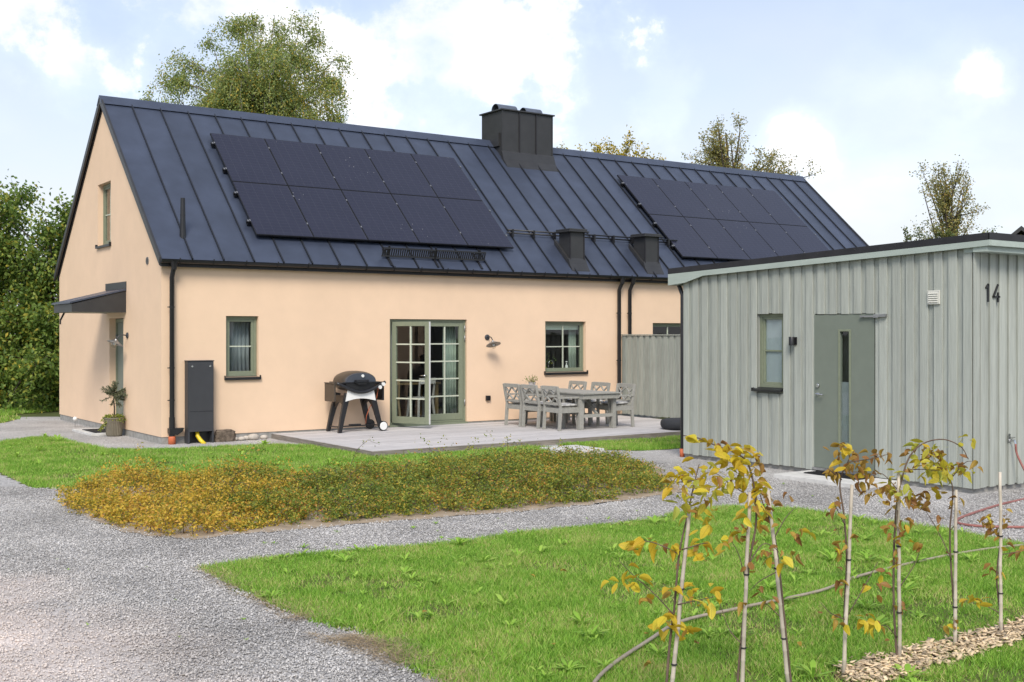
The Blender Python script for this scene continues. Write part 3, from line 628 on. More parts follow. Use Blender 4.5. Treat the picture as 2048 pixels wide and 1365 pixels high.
# upright ladder shaped snow guard near the eaves
o = link('snow_guard', None, house); ys = .06; zs = rz(ys)
lean = lambda h: ys-.35*h
for x0, x1 in ((4.32, 5.50), (5.53, 6.70)):
    for h0, h1 in ((.045, .075), (.195, .225)): b = MB(); b.box(x0, x1, lean(h0)-.016, lean(h0)+.016, zs+h0, zs+h1); b.build('guard_rail', 'black', o)
    k = int((x1-x0)/.048); rm = MB(); rm.bar((0, lean(.07), zs+.07), (0, lean(.2), zs+.2), .026, .012); rme = rm.mesh('rung', 'black')
    for i in range(k+1): link('rung', rme, o, (x0+.01+(x1-x0-.02)*i/k, 0, 0))
for x in (4.46, 5.515, 6.56):
    b = MB(); b.bar((x, lean(.0)+.02, zs-.01), (x, lean(.26)+.02, zs+.26), .03, .03); b.bar((x, ys-.16, rz(ys-.16)+.02), (x, ys+.2, rz(ys+.2)+.03), .04, .02); b.bar((x, lean(.2)+.02, zs+.2), (x, ys+.16, rz(ys+.16)+.03), .02, .02); b.build('bracket', 'black', o)
# snow rail
o = link('snow_rail', None, house); yr = .78
for h in (.07, .13): b = MB(); b.tube([(7.75, yr-h*.5, rz(yr)+h), (12.7, yr-h*.5, rz(yr)+h)], .017, 8); b.build('rail', 'black', o, smooth=True)
for k in range(9): x = -.06+PW*(14+k)+.0; b = MB(); b.box(x-.02, x+.02, yr-.09, yr+.0, rz(yr)-.02, rz(yr)+.15); b.build('bracket', 'black', o)
# wall vent, outdoor socket
o = MB(); n = 20
o.lathe([(.07, -.012), (.07, 0)], (0, .75, 3.2), n, 'x'); vg = o.build('vent_grille', 'galv', house)
for k in range(-3, 4):
    hw = math.sqrt(max(0, .062**2-(k*.017)**2)); b = MB(); b.box(-.02, -.0125, .75-hw, .75+hw, 3.2+k*.017-.004, 3.2+k*.017+.004); b.build('slat', 'darktrim', vg)
b = MB(); b.box(6.70, 6.80, -.05, -.001, .53, .63); b.box(6.705, 6.795, -.058, -.05, .545, .62); b.build('power_socket', 'black', house, bevel=.008)
# door canopy
o = link('door_canopy', None, house); ya, yb_, xo = 2.04, 3.36, -.96
b = MB(); b.prism([(-.001, 2.30), (-.001, 2.71), (xo, 2.45), (xo, 2.30)], ya, ya+.03, 'y'); b.prism([(-.001, 2.30), (-.001, 2.71), (xo, 2.45), (xo, 2.30)], yb_-.03, yb_, 'y'); b.box(xo-.02, xo, ya, yb_, 2.30, 2.45); b.build('side_cladding', 'flash', o)
b = MB(); b.prism([(-.002, 2.715), (-.002, 2.745), (xo-.06, 2.485), (xo-.06, 2.455)], ya-.02, yb_+.02, 'y'); b.build('canopy_roof', 'roof', o)
b = MB(); b.box(xo+.001, -.002, ya+.031, yb_-.031, 2.305, 2.32); b.build('soffit', 'sage', o)
b = MB(); b.box(-.012, -.001, ya-.02, yb_+.02, 2.75, 2.88); b.build('upstand_flashing', 'flash', o)
b = MB(); b.bar((xo+.12, yb_-.2, 2.30), (xo+.05, yb_-.2, 2.16), .03, .03); b.tube([(xo+.05, yb_-.2, 2.18), (xo+.05, yb_-.2, 2.08)], .015, 8); b.build('gutter_spout', 'black', o)

# ------------------------------------------------------------------ curtains, interior things seen through the glass
def drape(x0, x1, y, z0, z1, m, waves, label, cat='curtain', amp=.03):
    n = waves*6; vs = []; fs = []
    for k, z in enumerate((z0, (z0+z1)/2, z1)):
        for i in range(n+1): vs.append((x0+(x1-x0)*i/n, y+amp*math.sin(i/6*2*math.pi+k*.3)*(1-.15*k), z))
    for k in range(2):
        for i in range(n): a = k*(n+1)+i; fs.append((a, a+1, a+n+2, a+n+1))
    b = MB(); b.add(vs, fs); o = b.build('curtain', m, smooth=True)
    s = o.modifiers.new('thickness', 'SOLIDIFY'); s.thickness = .004
    return tag(o, label, cat)
drape(1.2, 1.74, .36, 1.0, 2.4, 'greycurtain', 7, 'grey curtain behind the small window by the utility cabinet')
drape(4.52, 4.72, .36, .15, 2.4, 'curtain', 4, 'white curtain inside the left edge of the french doors')
drape(5.9, 6.22, .36, .15, 2.4, 'greencurtain', 5, 'pale green curtain inside the right edge of the french doors')
drape(9.13, 9.32, .34, .95, 2.3, 'greencurtain', 4, 'pale green curtain inside the right edge of the kitchen window')
o = MB(); o.box(8.30, 9.27, .20, .21, 1.99, 2.14); o.tube([(8.29, .20, 2.125), (9.28, .20, 2.125)], .016, 8); tag(o.build('roller_blind', 'blind'), 'pale green roller blind pulled up in the kitchen window', 'blind')
# dining table and two chairs indoors
t = thing('indoor_table', 'wooden dining table indoors behind the french doors', 'table', (5.6, 1.75, .13))
b = MB(); b.box(-.85, .85, -.4, .4, .70, .74); b.build('table_top', 'pine', t, bevel=.006)
for i, j in ((-1, -1), (1, -1), (1, 1), (-1, 1)): b = MB(); b.box(i*.78-.03, i*.78+.03, j*.34-.03, j*.34+.03, 0, .70); b.build('leg', 'pine', t)
def inchair(x, y, rot, label, m):
    c = thing('indoor_chair', label, 'chair', (x, y, .13), rot)
    b = MB(); b.box(-.2, .2, -.2, .2, .43, .46); b.build('seat', m, c, bevel=.005)
    for i, j in ((-1, -1), (1, -1), (1, 1), (-1, 1)): b = MB(); b.bar((i*.17, j*.17, .43), (i*.21, j*.21, 0), .035, .035); b.build('leg', m, c)
    b = MB(); b.bar((-.18, -.18, .44), (-.24, -.19, .86), .03, .03); b.bar((-.18, .18, .44), (-.24, .19, .86), .03, .03); b.box(-.26, -.235, -.19, .19, .74, .86); b.build('backrest', m, c)
inchair(5.0, .95, R(60), 'pale wooden chair indoors behind the open french door leaf', 'pine')
inchair(5.75, 1.0, R(95), 'whitish chair indoors behind the closed french door leaf', 'cushion')
def bouquet(name, label, cat, loc, potm, leafm, r0, h, spread, n, ll, seed, prof=None):
    t = thing(name, label, cat, loc); b = MB()
    b.lathe(prof or [(r0*.72, 0), (r0, h), (r0*1.02, h), (r0*.9, h-.01), (r0*.9, h-.02)], n=18); b.build('pot', potm, t, angle=50)
    rg = np.random.default_rng(seed); P = np.tile((0, 0, h-.02), (n, 1))+rg.normal(size=(n, 3))*[r0*.4, r0*.4, .01]
    D = rg.normal(size=(n, 3))*[1, 1, .5]+[0, 0, 1.1]; D /= np.linalg.norm(D, axis=1, keepdims=True); P = P+D*(rg.random((n, 1))*spread)
    v, f = leafquads(P, D+rg.normal(size=(n, 3))*.5, ll, ll*.45, rg); raw('leaves', v, f, leafm, t)
    st = MB()
    for k in range(8): e = P[k]; st.tube([(0, 0, h-.03), tuple(e*.6), tuple(e)], .003, 5)
    st.build('stems', 'bark', t); return t
bouquet('flower_vase', 'vase of pale flowers on the indoor dining table', 'vase', (5.35, 1.6, .87), 'white', 'flower', .05, .16, .22, 90, .05, 3)
bouquet('window_plant', 'green potted herb standing inside the kitchen window', 'plant', (8.42, .34, 1.084), 'glass', 'hazelleaf', .05, .13, .34, 110, .05, 4)
bouquet('flowerpot', 'whitish flowerpot with small blossoms on the garden table', 'plant', (7.32, -.78, .784), 'whitepot', 'flower', .075, .14, .15, 170, .04, 5)
b = MB(); b.box(7.6, 10.1, .245, .85, 1.04, 1.082); b.build('worktop', 'slab', house)
b = MB(); b.tube([(8.72, .36, 1.084), (8.72, .36, 1.22)]+[(8.72-.07+.07*math.cos(a), .36, 1.25+.07*math.sin(a)) for a in [math.pi*k/7 for k in range(8)]]+[(8.58, .36, 1.18)], .009, 8); tag(b.build('kitchen_tap', 'chrome', smooth=True), 'arched chrome kitchen tap behind the window', 'tap')
b = MB(); b.lathe([(.032, 0), (.034, .10), (.03, .13), (.012, .14), (.012, .19), (.025, .2), (.025, .22)], (9.03, .30, 1.084), 14); tag(b.build('soap_bottle', 'white', angle=40), 'white bottle on the kitchen window ledge', 'bottle')
# ------------------------------------------------------------------ solar arrays
def pv_material():
    m = bpy.data.materials.new('solar_cells'); m.use_nodes = True; nt = m.node_tree; N = nt.nodes; K = nt.links
    p = N['Principled BSDF']; p.inputs['Roughness'].default_value = .17; p.inputs['Specular IOR Level'].default_value = .42
    tc = N.new('ShaderNodeTexCoord'); sp = N.new('ShaderNodeSeparateXYZ'); K.new(tc.outputs['Object'], sp.inputs[0])
    def line(src, pitch, w):
        a = N.new('ShaderNodeMath'); a.operation = 'PINGPONG'; a.inputs[1].default_value = pitch/2; K.new(src, a.inputs[0])
        l = N.new('ShaderNodeMath'); l.operation = 'LESS_THAN'; l.inputs[1].default_value = w; K.new(a.outputs[0], l.inputs[0]); return l.outputs[0]
    l1 = line(sp.outputs[0], .186, .0022); l2 = line(sp.outputs[1], .093, .0018)
    mx = N.new('ShaderNodeMath'); mx.operation = 'MAXIMUM'; K.new(l1, mx.inputs[0]); K.new(l2, mx.inputs[1])
    no = N.new('ShaderNodeTexNoise'); no.inputs['Scale'].default_value = 1.5; K.new(tc.outputs['Object'], no.inputs['Vector'])
    c = N.new('ShaderNodeMix'); c.data_type = 'RGBA'; c.inputs['A'].default_value = (.016, .017, .032, 1); c.inputs['B'].default_value = (.023, .024, .042, 1); K.new(no.outputs['Fac'], c.inputs['Factor'])
    d = N.new('ShaderNodeMix'); d.data_type = 'RGBA'; d.inputs['B'].default_value = (.045, .046, .062, 1); K.new(mx.outputs[0], d.inputs['Factor']); K.new(c.outputs['Result'], d.inputs['A'])
    g = N.new('ShaderNodeObjectInfo'); off = N.new('ShaderNodeVectorMath'); off.operation = 'ADD'; K.new(tc.outputs['Object'], off.inputs[0]); K.new(g.outputs['Location'], off.inputs[1])
    vo = N.new('ShaderNodeTexVoronoi'); vo.inputs['Scale'].default_value = 9; K.new(off.outputs[0], vo.inputs['Vector'])
    n5 = N.new('ShaderNodeTexNoise'); n5.inputs['Scale'].default_value = .7; K.new(off.outputs[0], n5.inputs['Vector'])
    th = N.new('ShaderNodeMapRange'); th.inputs[1].default_value = .5; th.inputs[2].default_value = .7; th.inputs[3].default_value = 0; th.inputs[4].default_value = .085; K.new(n5.outputs['Fac'], th.inputs[0])
    sp2 = N.new('ShaderNodeMath'); sp2.operation = 'LESS_THAN'; K.new(vo.outputs['Distance'], sp2.inputs[0]); K.new(th.outputs[0], sp2.inputs[1])
    e = N.new('ShaderNodeMix'); e.data_type = 'RGBA'; e.inputs['B'].default_value = (.30, .30, .30, 1); K.new(sp2.outputs[0], e.inputs['Factor']); K.new(d.outputs['Result'], e.inputs['A'])
    K.new(e.outputs['Result'], p.inputs['Base Color']); M['pv'] = m
pv_material()
def array(x0, label):
    a = thing('solar_array', label, 'solar array', (x0, .38, rz(.38)), 0, 'solar arrays on the roof'); a.rotation_euler = (ANG, 0, 0)
    pw, ph, zt = 1.155, 1.635, .115
    body = MB(); body.box(0, pw-.012, 0, ph-.012, zt-.035, zt-.003); bme = body.mesh('solar_panel', 'black')
    cell = MB(); cell.box(.012, pw-.024, .012, ph-.024, zt-.004, zt); cme = cell.mesh('cell_glass', 'pv')
    for j in range(2):
        for i in range(5):
            p = link('solar_panel', bme, a, (i*pw, j*ph, 0)); link('cell_glass', cme, p)
    cl = MB(); cl.box(-.014, .008, -.022, .022, zt-.02, zt+.008); cme2 = cl.mesh('clamp', 'galv')
    dk = MB(); dk.box(-.05, -.008, -.04, .04, .02, zt-.005); dk.box(-.075, -.008, -.022, .022, zt-.045, zt-.015); dme = dk.mesh('rail_end', 'black')
    for j in range(2):
        for t in (.25, .78):
            y = (j+t)*ph
            r_ = MB(); r_.box(-.05, 5*pw+.04, y-.02, y+.02, .035, zt-.037); r_.build('rail', 'black', a)
            for i in range(6): link('clamp', cme2, a, (i*pw-(.0 if i else -.0)-.006+(.012 if i == 5 else 0), y, 0))
            link('rail_end', dme, a, (0, y, 0)); link('clamp', cme2, a, (-.04, y, -.012))
            for i in range(1, 5): f = MB(); f.box(i*pw-.05, i*pw+.05, y-.03, y+.03, 0, .035); f.build('rail_foot', 'darktrim', a)
    return a
array(1.86, 'ten panel solar array on the left part of the roof'); array(12.50, 'ten panel solar array right of the chimney, partly behind the shed roof')

# ------------------------------------------------------------------ deck
DX0, DX1, DY0, DZ = 2.04, 10.28, -3.92, .082
deck = thing('deck', 'weathered grey timber deck along the house wall', 'deck', (DX0, DY0, 0))
nb = 32; bw = (-.02-DY0-.03)/nb
for i in range(nb):
    y = .03+i*bw; sp_ = 3.1+1.9*((i*37) % 5)/2.2
    for a_, c_ in ((.0, sp_), (sp_+.003, DX1-DX0)):
        b = MB(); b.box(a_, c_, y+.0025, y+bw-.0025, DZ-.028, DZ+rnd.uniform(-.001, .001)); b.build('deck_board', 'deck', deck)
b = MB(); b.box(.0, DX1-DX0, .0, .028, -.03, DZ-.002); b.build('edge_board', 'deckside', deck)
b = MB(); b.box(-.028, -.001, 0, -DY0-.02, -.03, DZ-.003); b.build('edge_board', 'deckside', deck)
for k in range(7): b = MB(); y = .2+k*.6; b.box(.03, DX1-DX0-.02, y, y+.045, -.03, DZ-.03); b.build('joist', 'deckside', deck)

# ------------------------------------------------------------------ plank fence
FX = 10.34
fen = thing('plank_fence', 'grey green vertical plank fence at the end of the deck', 'fence', (FX, -.06, 0))
zb, zt_ = .13, 1.875; n = 21
ub = MB(); ub.box(0, .018, -.125, 0, zb, zt_-.01); ume = ub.mesh('under_board', 'fenceb')
cb = MB(); cb.box(-.022, -.001, -.115, 0, zb-.008, zt_-.012); cme = cb.mesh('cover_board', 'fenceb')
for k in range(n): link('under_board', ume, fen, (0, -.0-k*.195-.075, 0)); link('cover_board', cme, fen, (0, -k*.195, 0))
b = MB(); b.box(-.04, .05, -n*.195, .02, zt_-.008, zt_+.015); b.build('cap_rail', 'fenceb', fen)
for z in (.5, 1.5): b = MB(); b.box(.019, .06, -n*.195, 0, z, z+.09); b.build('rail', 'fenceb', fen)
for k in range(3): b = MB(); b.box(.061, .15, -.2-k*1.8-.09, -.2-k*1.8, 0, zt_-.012); b.build('post', 'fenceb', fen)

# ------------------------------------------------------------------ shed
SX, SY, SLEN, SDEP = 5.942, -11.66, 5.02, 4.3
shed = thing('shed', 'grey green board clad shed with flat dark roof edge', 'shed', (SX, SY, 0))
def top(y): return 3.085-(3.085-2.915)*(y+.24)/(SLEN+.45)-.125      # wall top under the roof, falling to the far end
WS = (2.96, 3.45, 1.13, 2.19); DS = (1.41, 2.41, .075, 2.17)
ZB = .055
b = MB(); b.box(.03, SDEP, .03, SLEN-.03, -.05, .15); b.build('plinth', 'plinth', shed)
bmobj('wall', wallmesh([(.02, .1), (SLEN-.02, .1), (SLEN-.02, top(SLEN-.02)), (.02, top(.02))], [rect(*WS), rect(DS[0], DS[1], .12, DS[3])], lambda a, z: (.028, a, z), .14, (1, 0, 0)), 'underboard', shed)
bmobj('wall', wallmesh(rect(.03, SDEP, .1, top(.02)), [], lambda a, z: (a, .03, z), .1, (0, 1, 0)), 'underboard', shed)
bmobj('wall', wallmesh(rect(.03, SDEP, .1, top(SLEN)), [], lambda a, z: (a, SLEN-.03, z), .1, (0, -1, 0)), 'underboard', shed)
bmobj('wall', wallmesh([(.03, .1), (SLEN-.03, .1), (SLEN-.03, top(SLEN)), (.03, top(0))], [], lambda a, z: (SDEP, a, z), .1, (-1, 0, 0)), 'underboard', shed)
b = MB(); b.box(.3, SDEP-.1, .1, SLEN-.1, .151, .16); b.build('interior_floor', 'infloor', shed)
def spans(y0, y1):
    """free height ranges of a board between y0 and y1, cut at window and door"""
    c = (y0+y1)/2
    if WS[0]-.02 < c < WS[1]+.02: return [(ZB, WS[2]-.075), (WS[3]-.005, None)]
    if DS[0]-.03 < c < DS[1]+.03: return [(DS[3]-.005, None)]
    return [(ZB, None)]
def fboard(name, y0, y1, x0, x1, m):
    for a, c in spans(y0, y1):
        b = MB(); dz = rnd.uniform(-.006, .006); t0, t1 = (top(y0), top(y1)) if c is None else (c, c); a2 = a+dz
        b.add([(x0,y0,a2),(x1,y0,a2),(x1,y1,a2),(x0,y1,a2),(x0,y0,t0),(x1,y0,t0),(x1,y1,t1),(x0,y1,t1)], [(0,3,2,1),(4,5,6,7),(0,1,5,4),(1,2,6,5),(2,3,7,6),(3,0,4,7)])
        b.build(name, m, shed, bevel=.003)
pitch = .2; y = .06; k = 0; edges = []
ys = [.015+.2012*i for i in range(25)]
for i, y in enumerate(ys):
    w_ = .118
    # cover boards stop at the sides of the openings
    y1 = min(y+w_, SLEN); lo, hi = y, y1
    for (o0, o1) in ((WS[0], WS[1]), (DS[0], DS[1])):
        for e in (o0, o1):
            if lo < e < hi:
                if (e-lo) > (hi-e): hi = e-.003
                else: lo = e+.003
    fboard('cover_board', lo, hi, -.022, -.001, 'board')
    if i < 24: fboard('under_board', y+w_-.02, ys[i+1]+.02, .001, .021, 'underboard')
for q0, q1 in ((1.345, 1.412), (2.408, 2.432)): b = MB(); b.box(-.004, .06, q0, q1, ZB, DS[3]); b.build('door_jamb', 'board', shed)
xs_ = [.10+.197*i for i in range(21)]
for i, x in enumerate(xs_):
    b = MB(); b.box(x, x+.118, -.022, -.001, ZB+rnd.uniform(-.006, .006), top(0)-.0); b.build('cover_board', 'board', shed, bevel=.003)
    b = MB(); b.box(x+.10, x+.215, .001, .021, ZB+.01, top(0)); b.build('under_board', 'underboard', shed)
b = MB(); b.box(-.0225, .085, -.0225, .0, ZB, top(0)); b.build('corner_board', 'board', shed, bevel=.003)
# roof
rt = lambda y: 3.085-(3.085-2.915)*(y+.24)/(SLEN+.45)
XO = -.07
b = MB(); ya_, yb_ = -.24, SLEN+.21
vs = [(XO, ya_, rt(ya_)), (SDEP+.2, ya_, rt(ya_)), (SDEP+.2, yb_, rt(yb_)), (XO, yb_, rt(yb_))]
vs = [(x, y, z-.03) for x, y, z in vs]+[(x, y, z-.1) for x, y, z in vs]
b.add(vs, [(0, 1, 2, 3), (7, 6, 5, 4), (0, 4, 5, 1), (1, 5, 6, 2), (2, 6, 7, 3), (3, 7, 4, 0)]); rf = b.build('roof', 'rubber', shed)
def strip(name, m, p, q, h, th, nrm, par):
    """upright board from p to q (top edge), h high, th thick towards nrm"""
    p, q, nn = Vector(p), Vector(q), Vector(nrm)*th; b = MB(); d = Vector((0, 0, -h))
    b.add([p, q, q+d, p+d, p+nn, q+nn, q+d+nn, p+d+nn], [(0, 1, 2, 3), (7, 6, 5, 4), (0, 4, 5, 1), (1, 5, 6, 2), (2, 6, 7, 3), (3, 7, 4, 0)]); return b.build(name, m, par)
ya2, yb2 = ya_-.012, yb_+.012
strip('roof_edge_trim', 'darktrim', (XO-.002, ya2, rt(ya2)), (XO-.002, yb2, rt(yb2)), .085, .012, (-1, 0, 0), rf)
strip('roof_edge_trim', 'darktrim', (XO-.014, ya_-.002, rt(ya_)), (SDEP+.2, ya_-.002, rt(ya_)), .085, .012, (0, -1, 0), rf)
for k in range(9): y = ya_+.05+k*.62; b = MB(); b.lathe([(.009, 0), (.007, .005)], (0, 0, 0), 8); o = b.build('screw', 'flash', rf, loc=(XO-.014, y, rt(y)-.03)); o.rotation_euler = (0, -R(90), 0)
# front fascia deepens at the low end
fz = lambda y, d: (XO+.002, y, rt(y)-d)
b = MB(); prof = [(ya_-.02, .088, .155), (.3, .088, .160), (SLEN-.55, .088, .165), (SLEN-.15, .088, .245), (yb_+.004, .088, .262)]
vs = []; fs = []
for y, t0, t1 in prof: vs += [(XO-.02, y, rt(y)-t0), (XO-.02, y, rt(y)-t1), (XO+.004, y, rt(y)-t1), (XO+.004, y, rt(y)-t0)]
for i in range(len(prof)-1):
    for j in range(4): fs.append((4*i+j, 4*i+(j+1) % 4, 4*i+4+(j+1) % 4, 4*i+4+j))
fs += [(0, 1, 2, 3), (19, 18, 17, 16)]
b.add(vs, fs); b.build('fascia', 'fascia', shed)
strip('fascia', 'fascia', (XO+.005, ya_-.004, rt(ya_)-.088), (SDEP+.2, ya_-.004, rt(ya_)-.088), .067, .022, (0, -1, 0), shed)
b = MB(); b.box(XO+.004, SDEP, -.215, -.03, 2.865, 2.985); b.build('eaves_box', 'fascia', shed)
b = MB(); b.box(XO+.03, -.024, -.03, .105, 2.865, 2.975); b.build('eaves_box', 'fascia', shed)
b = MB(); b.box(XO+.004, SDEP, SLEN+.01, yb_-.01, rt(yb_)-.26, rt(yb_)-.1); b.build('eaves_box', 'fascia', shed)
b = MB(); b.tube([(.05, SLEN+.13, 2.68), (.05, SLEN+.035, 2.5), (.05, SLEN+.035, .12)], .034, 10); b.tube([(-.06, SLEN+.14, 2.70), (SDEP, SLEN+.14, 2.70)], .05, 10); b.build('downpipe', 'black', shed, angle=40)
b = MB(); b.lathe([(.045, -.02), (.045, .12)], (.05, SLEN+.035, 0), 12); b.build('drain_socket', 'orange', shed, smooth=True)
# window, with the board edges as its frame
window(shed, lambda a, d, z: (d, a, z), *WS, 1, 2, .045, fw=.05, sash=.035, parent=shed, glass='glass', light='sage')
b = MB(); b.box(.092, .096, WS[0]+.05, WS[1]-.05, WS[2]+.05, WS[3]-.05); b.build('frosted_film', 'frost', shed)
b = MB(); b.prism([(.04, WS[2]+.01), (-.075, WS[2]-.022), (-.075, WS[2]-.05), (.02, WS[2]-.03)], WS[0]+.004, WS[1]+.04, 'y'); b.box(-.078, -.024, WS[1]+.04, WS[1]+.05, WS[2]-.05, WS[2]+.0); b.build('window_sill', 'black', shed)
# door
b = MB(); b.box(-.006, .045, DS[0]+.006, DS[1]-.006, .095, DS[3]-.012); gy0, gy1, gz0, gz1 = 1.41+.41, 1.41+.56, .46, 1.93
dmesh = wallmesh(rect(DS[0]+.006, DS[1]-.006, .095, DS[3]-.014), [rect(gy0, gy1, gz0, gz1)], lambda a, z: (-.012, a, z), .05, (1, 0, 0))
dr = bmobj('door', dmesh, 'door', shed)
b = MB()
for q_ in ((gy0-.028, gy0, gz0-.028, gz1+.028), (gy1, gy1+.028, gz0-.028, gz1+.028), (gy0, gy1, gz0-.028, gz0), (gy0, gy1, gz1, gz1+.028)): b.box(-.022, -.011, *q_)
b.build('glazing_bead', 'sage', dr, bevel=.004)
b = MB(); b.box(.012, .016, gy0, gy1, gz0, gz1); b.build('pane', 'glass', dr)
b = MB(); b.box(.017, .02, gy0+.001, gy1-.001, gz0, 1.26); b.build('frosted_film', 'frostdark', dr)
b = MB(); b.box(.03, .06, DS[0]+.006, DS[1]-.006, .095, gz0-.05); b.box(.05, .06, gy0-.3, gy1+.3, gz0, gz1); b.build('door_core', 'darktrim', dr)
b = MB(); b.box(-.05, .1, DS[0]-.005, DS[1]+.005, .06, .092); b.build('threshold', 'galv', dr)
b = MB(); b.lathe([(.02, -.040), (.027, -.034), (.027, -.014)], (0, 2.335, 1.2), 14, 'x'); b.build('lock', 'chrome', dr, angle=40)
b = MB(); b.lathe([(.026, -.022), (.026, -.012)], (0, 2.335, 1.09), 14, 'x'); b.tube([(-.02, 2.335, 1.09), (-.06, 2.335, 1.09), (-.062, 2.29, 1.088), (-.058, 2.22, 1.08)], .010, 8); b.build('handle', 'chrome', dr, angle=40)
b = MB(); b.bar((-.035, 1.60, 2.125), (-.035, 1.36, 2.125), .022, .022, up=(0, 0, 1)); b.box(-.05, -.015, 1.56, 1.62, 2.115, 2.138); b.box(-.06, -.015, 1.33, 1.40, 2.105, 2.15); b.bar((-.045, 1.40, 2.128), (-.045, 1.21, 2.135), .034, .036); b.build('door_closer', 'galv', shed)
# louvred vent
vx = -.024; v0, v1, w0, w1 = .44, .61, 2.26, 2.43
b = MB(); b.box(vx-.022, vx, v0, v1, w0, w1); vt = b.build('vent_grille', 'cream', shed, bevel=.004)
for k in range(5): b = MB(); z = w0+.03+k*.026; b.bar((vx-.027, v0+.02, z), (vx-.027, v1-.02, z), .007, .014, up=(.7, 0, 1)); b.build('louvre', 'cream', vt)
for yy in (v0+.01, v1-.015):
    for z in (w0+.012, w1-.012): b = MB(); b.box(vx-.0245, vx-.022, yy, yy+.006, z-.003, z+.003); b.build('screw', 'galv', vt)
# number 14 standing off the side wall
def strokes(name, paths):
    b = MB()
    for p, q in paths: b.bar((p[0], -.034, p[1]), (q[0], -.034, q[1]), .022, .016, up=(0, 1, 0))
    return b.build(name, 'black', shed)
nx, nz = .235, 2.28
strokes('house_number', [((nx, nz), (nx, nz+.215)), ((nx+.004, nz+.215), (nx-.045, nz+.165))])['label'] = 'black digit one of the house number 14'
nx += .135
strokes('house_number', [((nx+.07, nz+.215), (nx-.03, nz+.062)), ((nx-.038, nz+.066), (nx+.105, nz+.066)), ((nx+.068, nz+.12), (nx+.068, nz))])['label'] = 'black digit four of the house number 14'
# shed tap
b = MB(); b.lathe([(.03, -.03), (.03, -.022)], (.70, 0, .60), 12, 'y'); b.tube([(.70, -.025, .60), (.70, -.09, .60), (.70, -.10, .56)], .013, 8); b.bar((.67, -.06, .635), (.75, -.06, .635), .012, .012); b.tube([(.70, -.06, .60), (.70, -.06, .635)], .01, 8); b.box(.675, .695, -.04, -.022, .62, .68); b.build('water_tap', 'chrome', shed, angle=40)

# ------------------------------------------------------------------ lamps on walls
def wall_lamp(loc, rz_, label):
    """gooseneck lamp, wall plate at the origin facing -y; > plate, arm, shade, glass jar"""
    t = thing('wall_lamp', label, 'lamp', loc, rz_)
    b = MB(); b.lathe([(.058, 0), (.058, -.014), (.042, -.026), (.02, -.03)], n=20, ax='y'); b.build('wall_plate', 'cab', t, angle=40)
    b = MB(); b.tube([(0, -.02, 0), (0, -.09, .012), (0, -.15, .0), (0, -.19, -.04), (0, -.205, -.075)], .0105, 8); b.build('arm', 'cab', t, smooth=True)
    sh = link('shade', None, t, (0, -.207, -.075), (R(-22), 0, 0))
    b = MB(); b.lathe([(.03, .0), (.034, -.02), (.06, -.028), (.15, -.075), (.155, -.082), (.146, -.080), (.058, -.036), (.03, -.03)], n=28); b.build('shade_plate', 'galv', sh, angle=60)
    b = MB(); b.lathe([(.042, -.045), (.052, -.08), (.052, -.12), (.035, -.155), (.012, -.165)], n=18, cap=False); b.build('glass_jar', 'bulbglass', sh, smooth=True)
    b = MB(); b.lathe([(.012, -.03), (.026, -.07), (.026, -.09), (.01, -.115)], n=14); b.build('bulb', 'white', sh, smooth=True)
    return t
wall_lamp((6.74, -.001, 1.83), R(0), 'gooseneck wall lamp beside the french doors')
wall_lamp((-.001, 1.94, 1.87), R(-90), 'gooseneck wall lamp beside the gable door')
t = thing('spot_lamp', 'small black cylinder lamp between shed window and shed door', 'lamp', (SX-.023, SY+2.73, 1.80))
b = MB(); b.box(-.02, 0, -.035, .035, -.05, .055); b.build('wall_plate', 'black', t); b = MB(); b.lathe([(.04, -.06), (.04, .055), (.038, .058)], (-.062, .01, 0), 18); b.build('barrel', 'black', t, angle=40)

# ------------------------------------------------------------------ slabs and mats
def slab(x0, x1, y0, y1, z1, label, m='slab', name='concrete_slab', cat='slab'):
    b = MB(); b.box(x0, x1, y0, y1, -.01, z1); return tag(b.build(name, m, bevel=.006), label, cat)
slab(-.55, -.005, 2.35, 3.75, .035, 'pale concrete slab below the gable door')
slab(4.75, 5.5, -5.3, -4.55, .045, 'pale concrete slab in the lawn at the deck edge')
slab(5.18, SX+.02, -10.62, -9.2, .045, 'pale concrete slab in front of the shed door')
b = MB(); b.box(-.45, -.04, 2.5, 3.4, .0355, .047); tag(b.build('doormat', 'rubber', bevel=.004), 'black doormat on the slab at the gable door', 'doormat')
b = MB(); b.box(5.55, SX-.04, -10.28, -9.4, .0455, .058)
for i in range(24):
    for j in range(7): b.box(5.565+j*.052, 5.565+j*.052+.03, -10.26+i*.0362, -10.26+i*.0362+.018, .058, .062)
tag(b.build('doormat', 'rubber'), 'black ribbed doormat on the slab at the shed door', 'doormat')

# ------------------------------------------------------------------ utility cabinet
t = thing('utility_cabinet', 'dark grey utility cabinet standing beside the house downpipe', 'cabinet', (.40, -.20, 0))
cw, cd, ct = .46, .175, 1.42
b = MB(); b.box(0, cw, .004, cd, .20, ct); b.build('body', 'cab', t, bevel=.006)
b = MB(); b.box(-.008, cw+.008, -.008, cd, ct, ct+.018); b.build('lid', 'cab', t, bevel=.004)
for z0, z1 in ((.20, .545), (.55, 1.40)): b = MB(); b.box(.012, cw-.012, -.008, .002, z0, z1); b.build('front_panel', 'cab', t, bevel=.004)
for x in (0, cw-.03): b = MB(); b.box(x, x+.03, .0, cd, -.01, .20); b.build('leg', 'cab', t)
b = MB(); b.box(.03, cw-.03, .15, .17, -.01, .2); b.build('back_plate', 'black', t)
for x in (.07, cw-.07): b = MB(); b.lathe([(.018, -.018), (.018, -.008)], (x, 0, 1.335), 12, 'y'); b.build('lock', 'chrome', t)
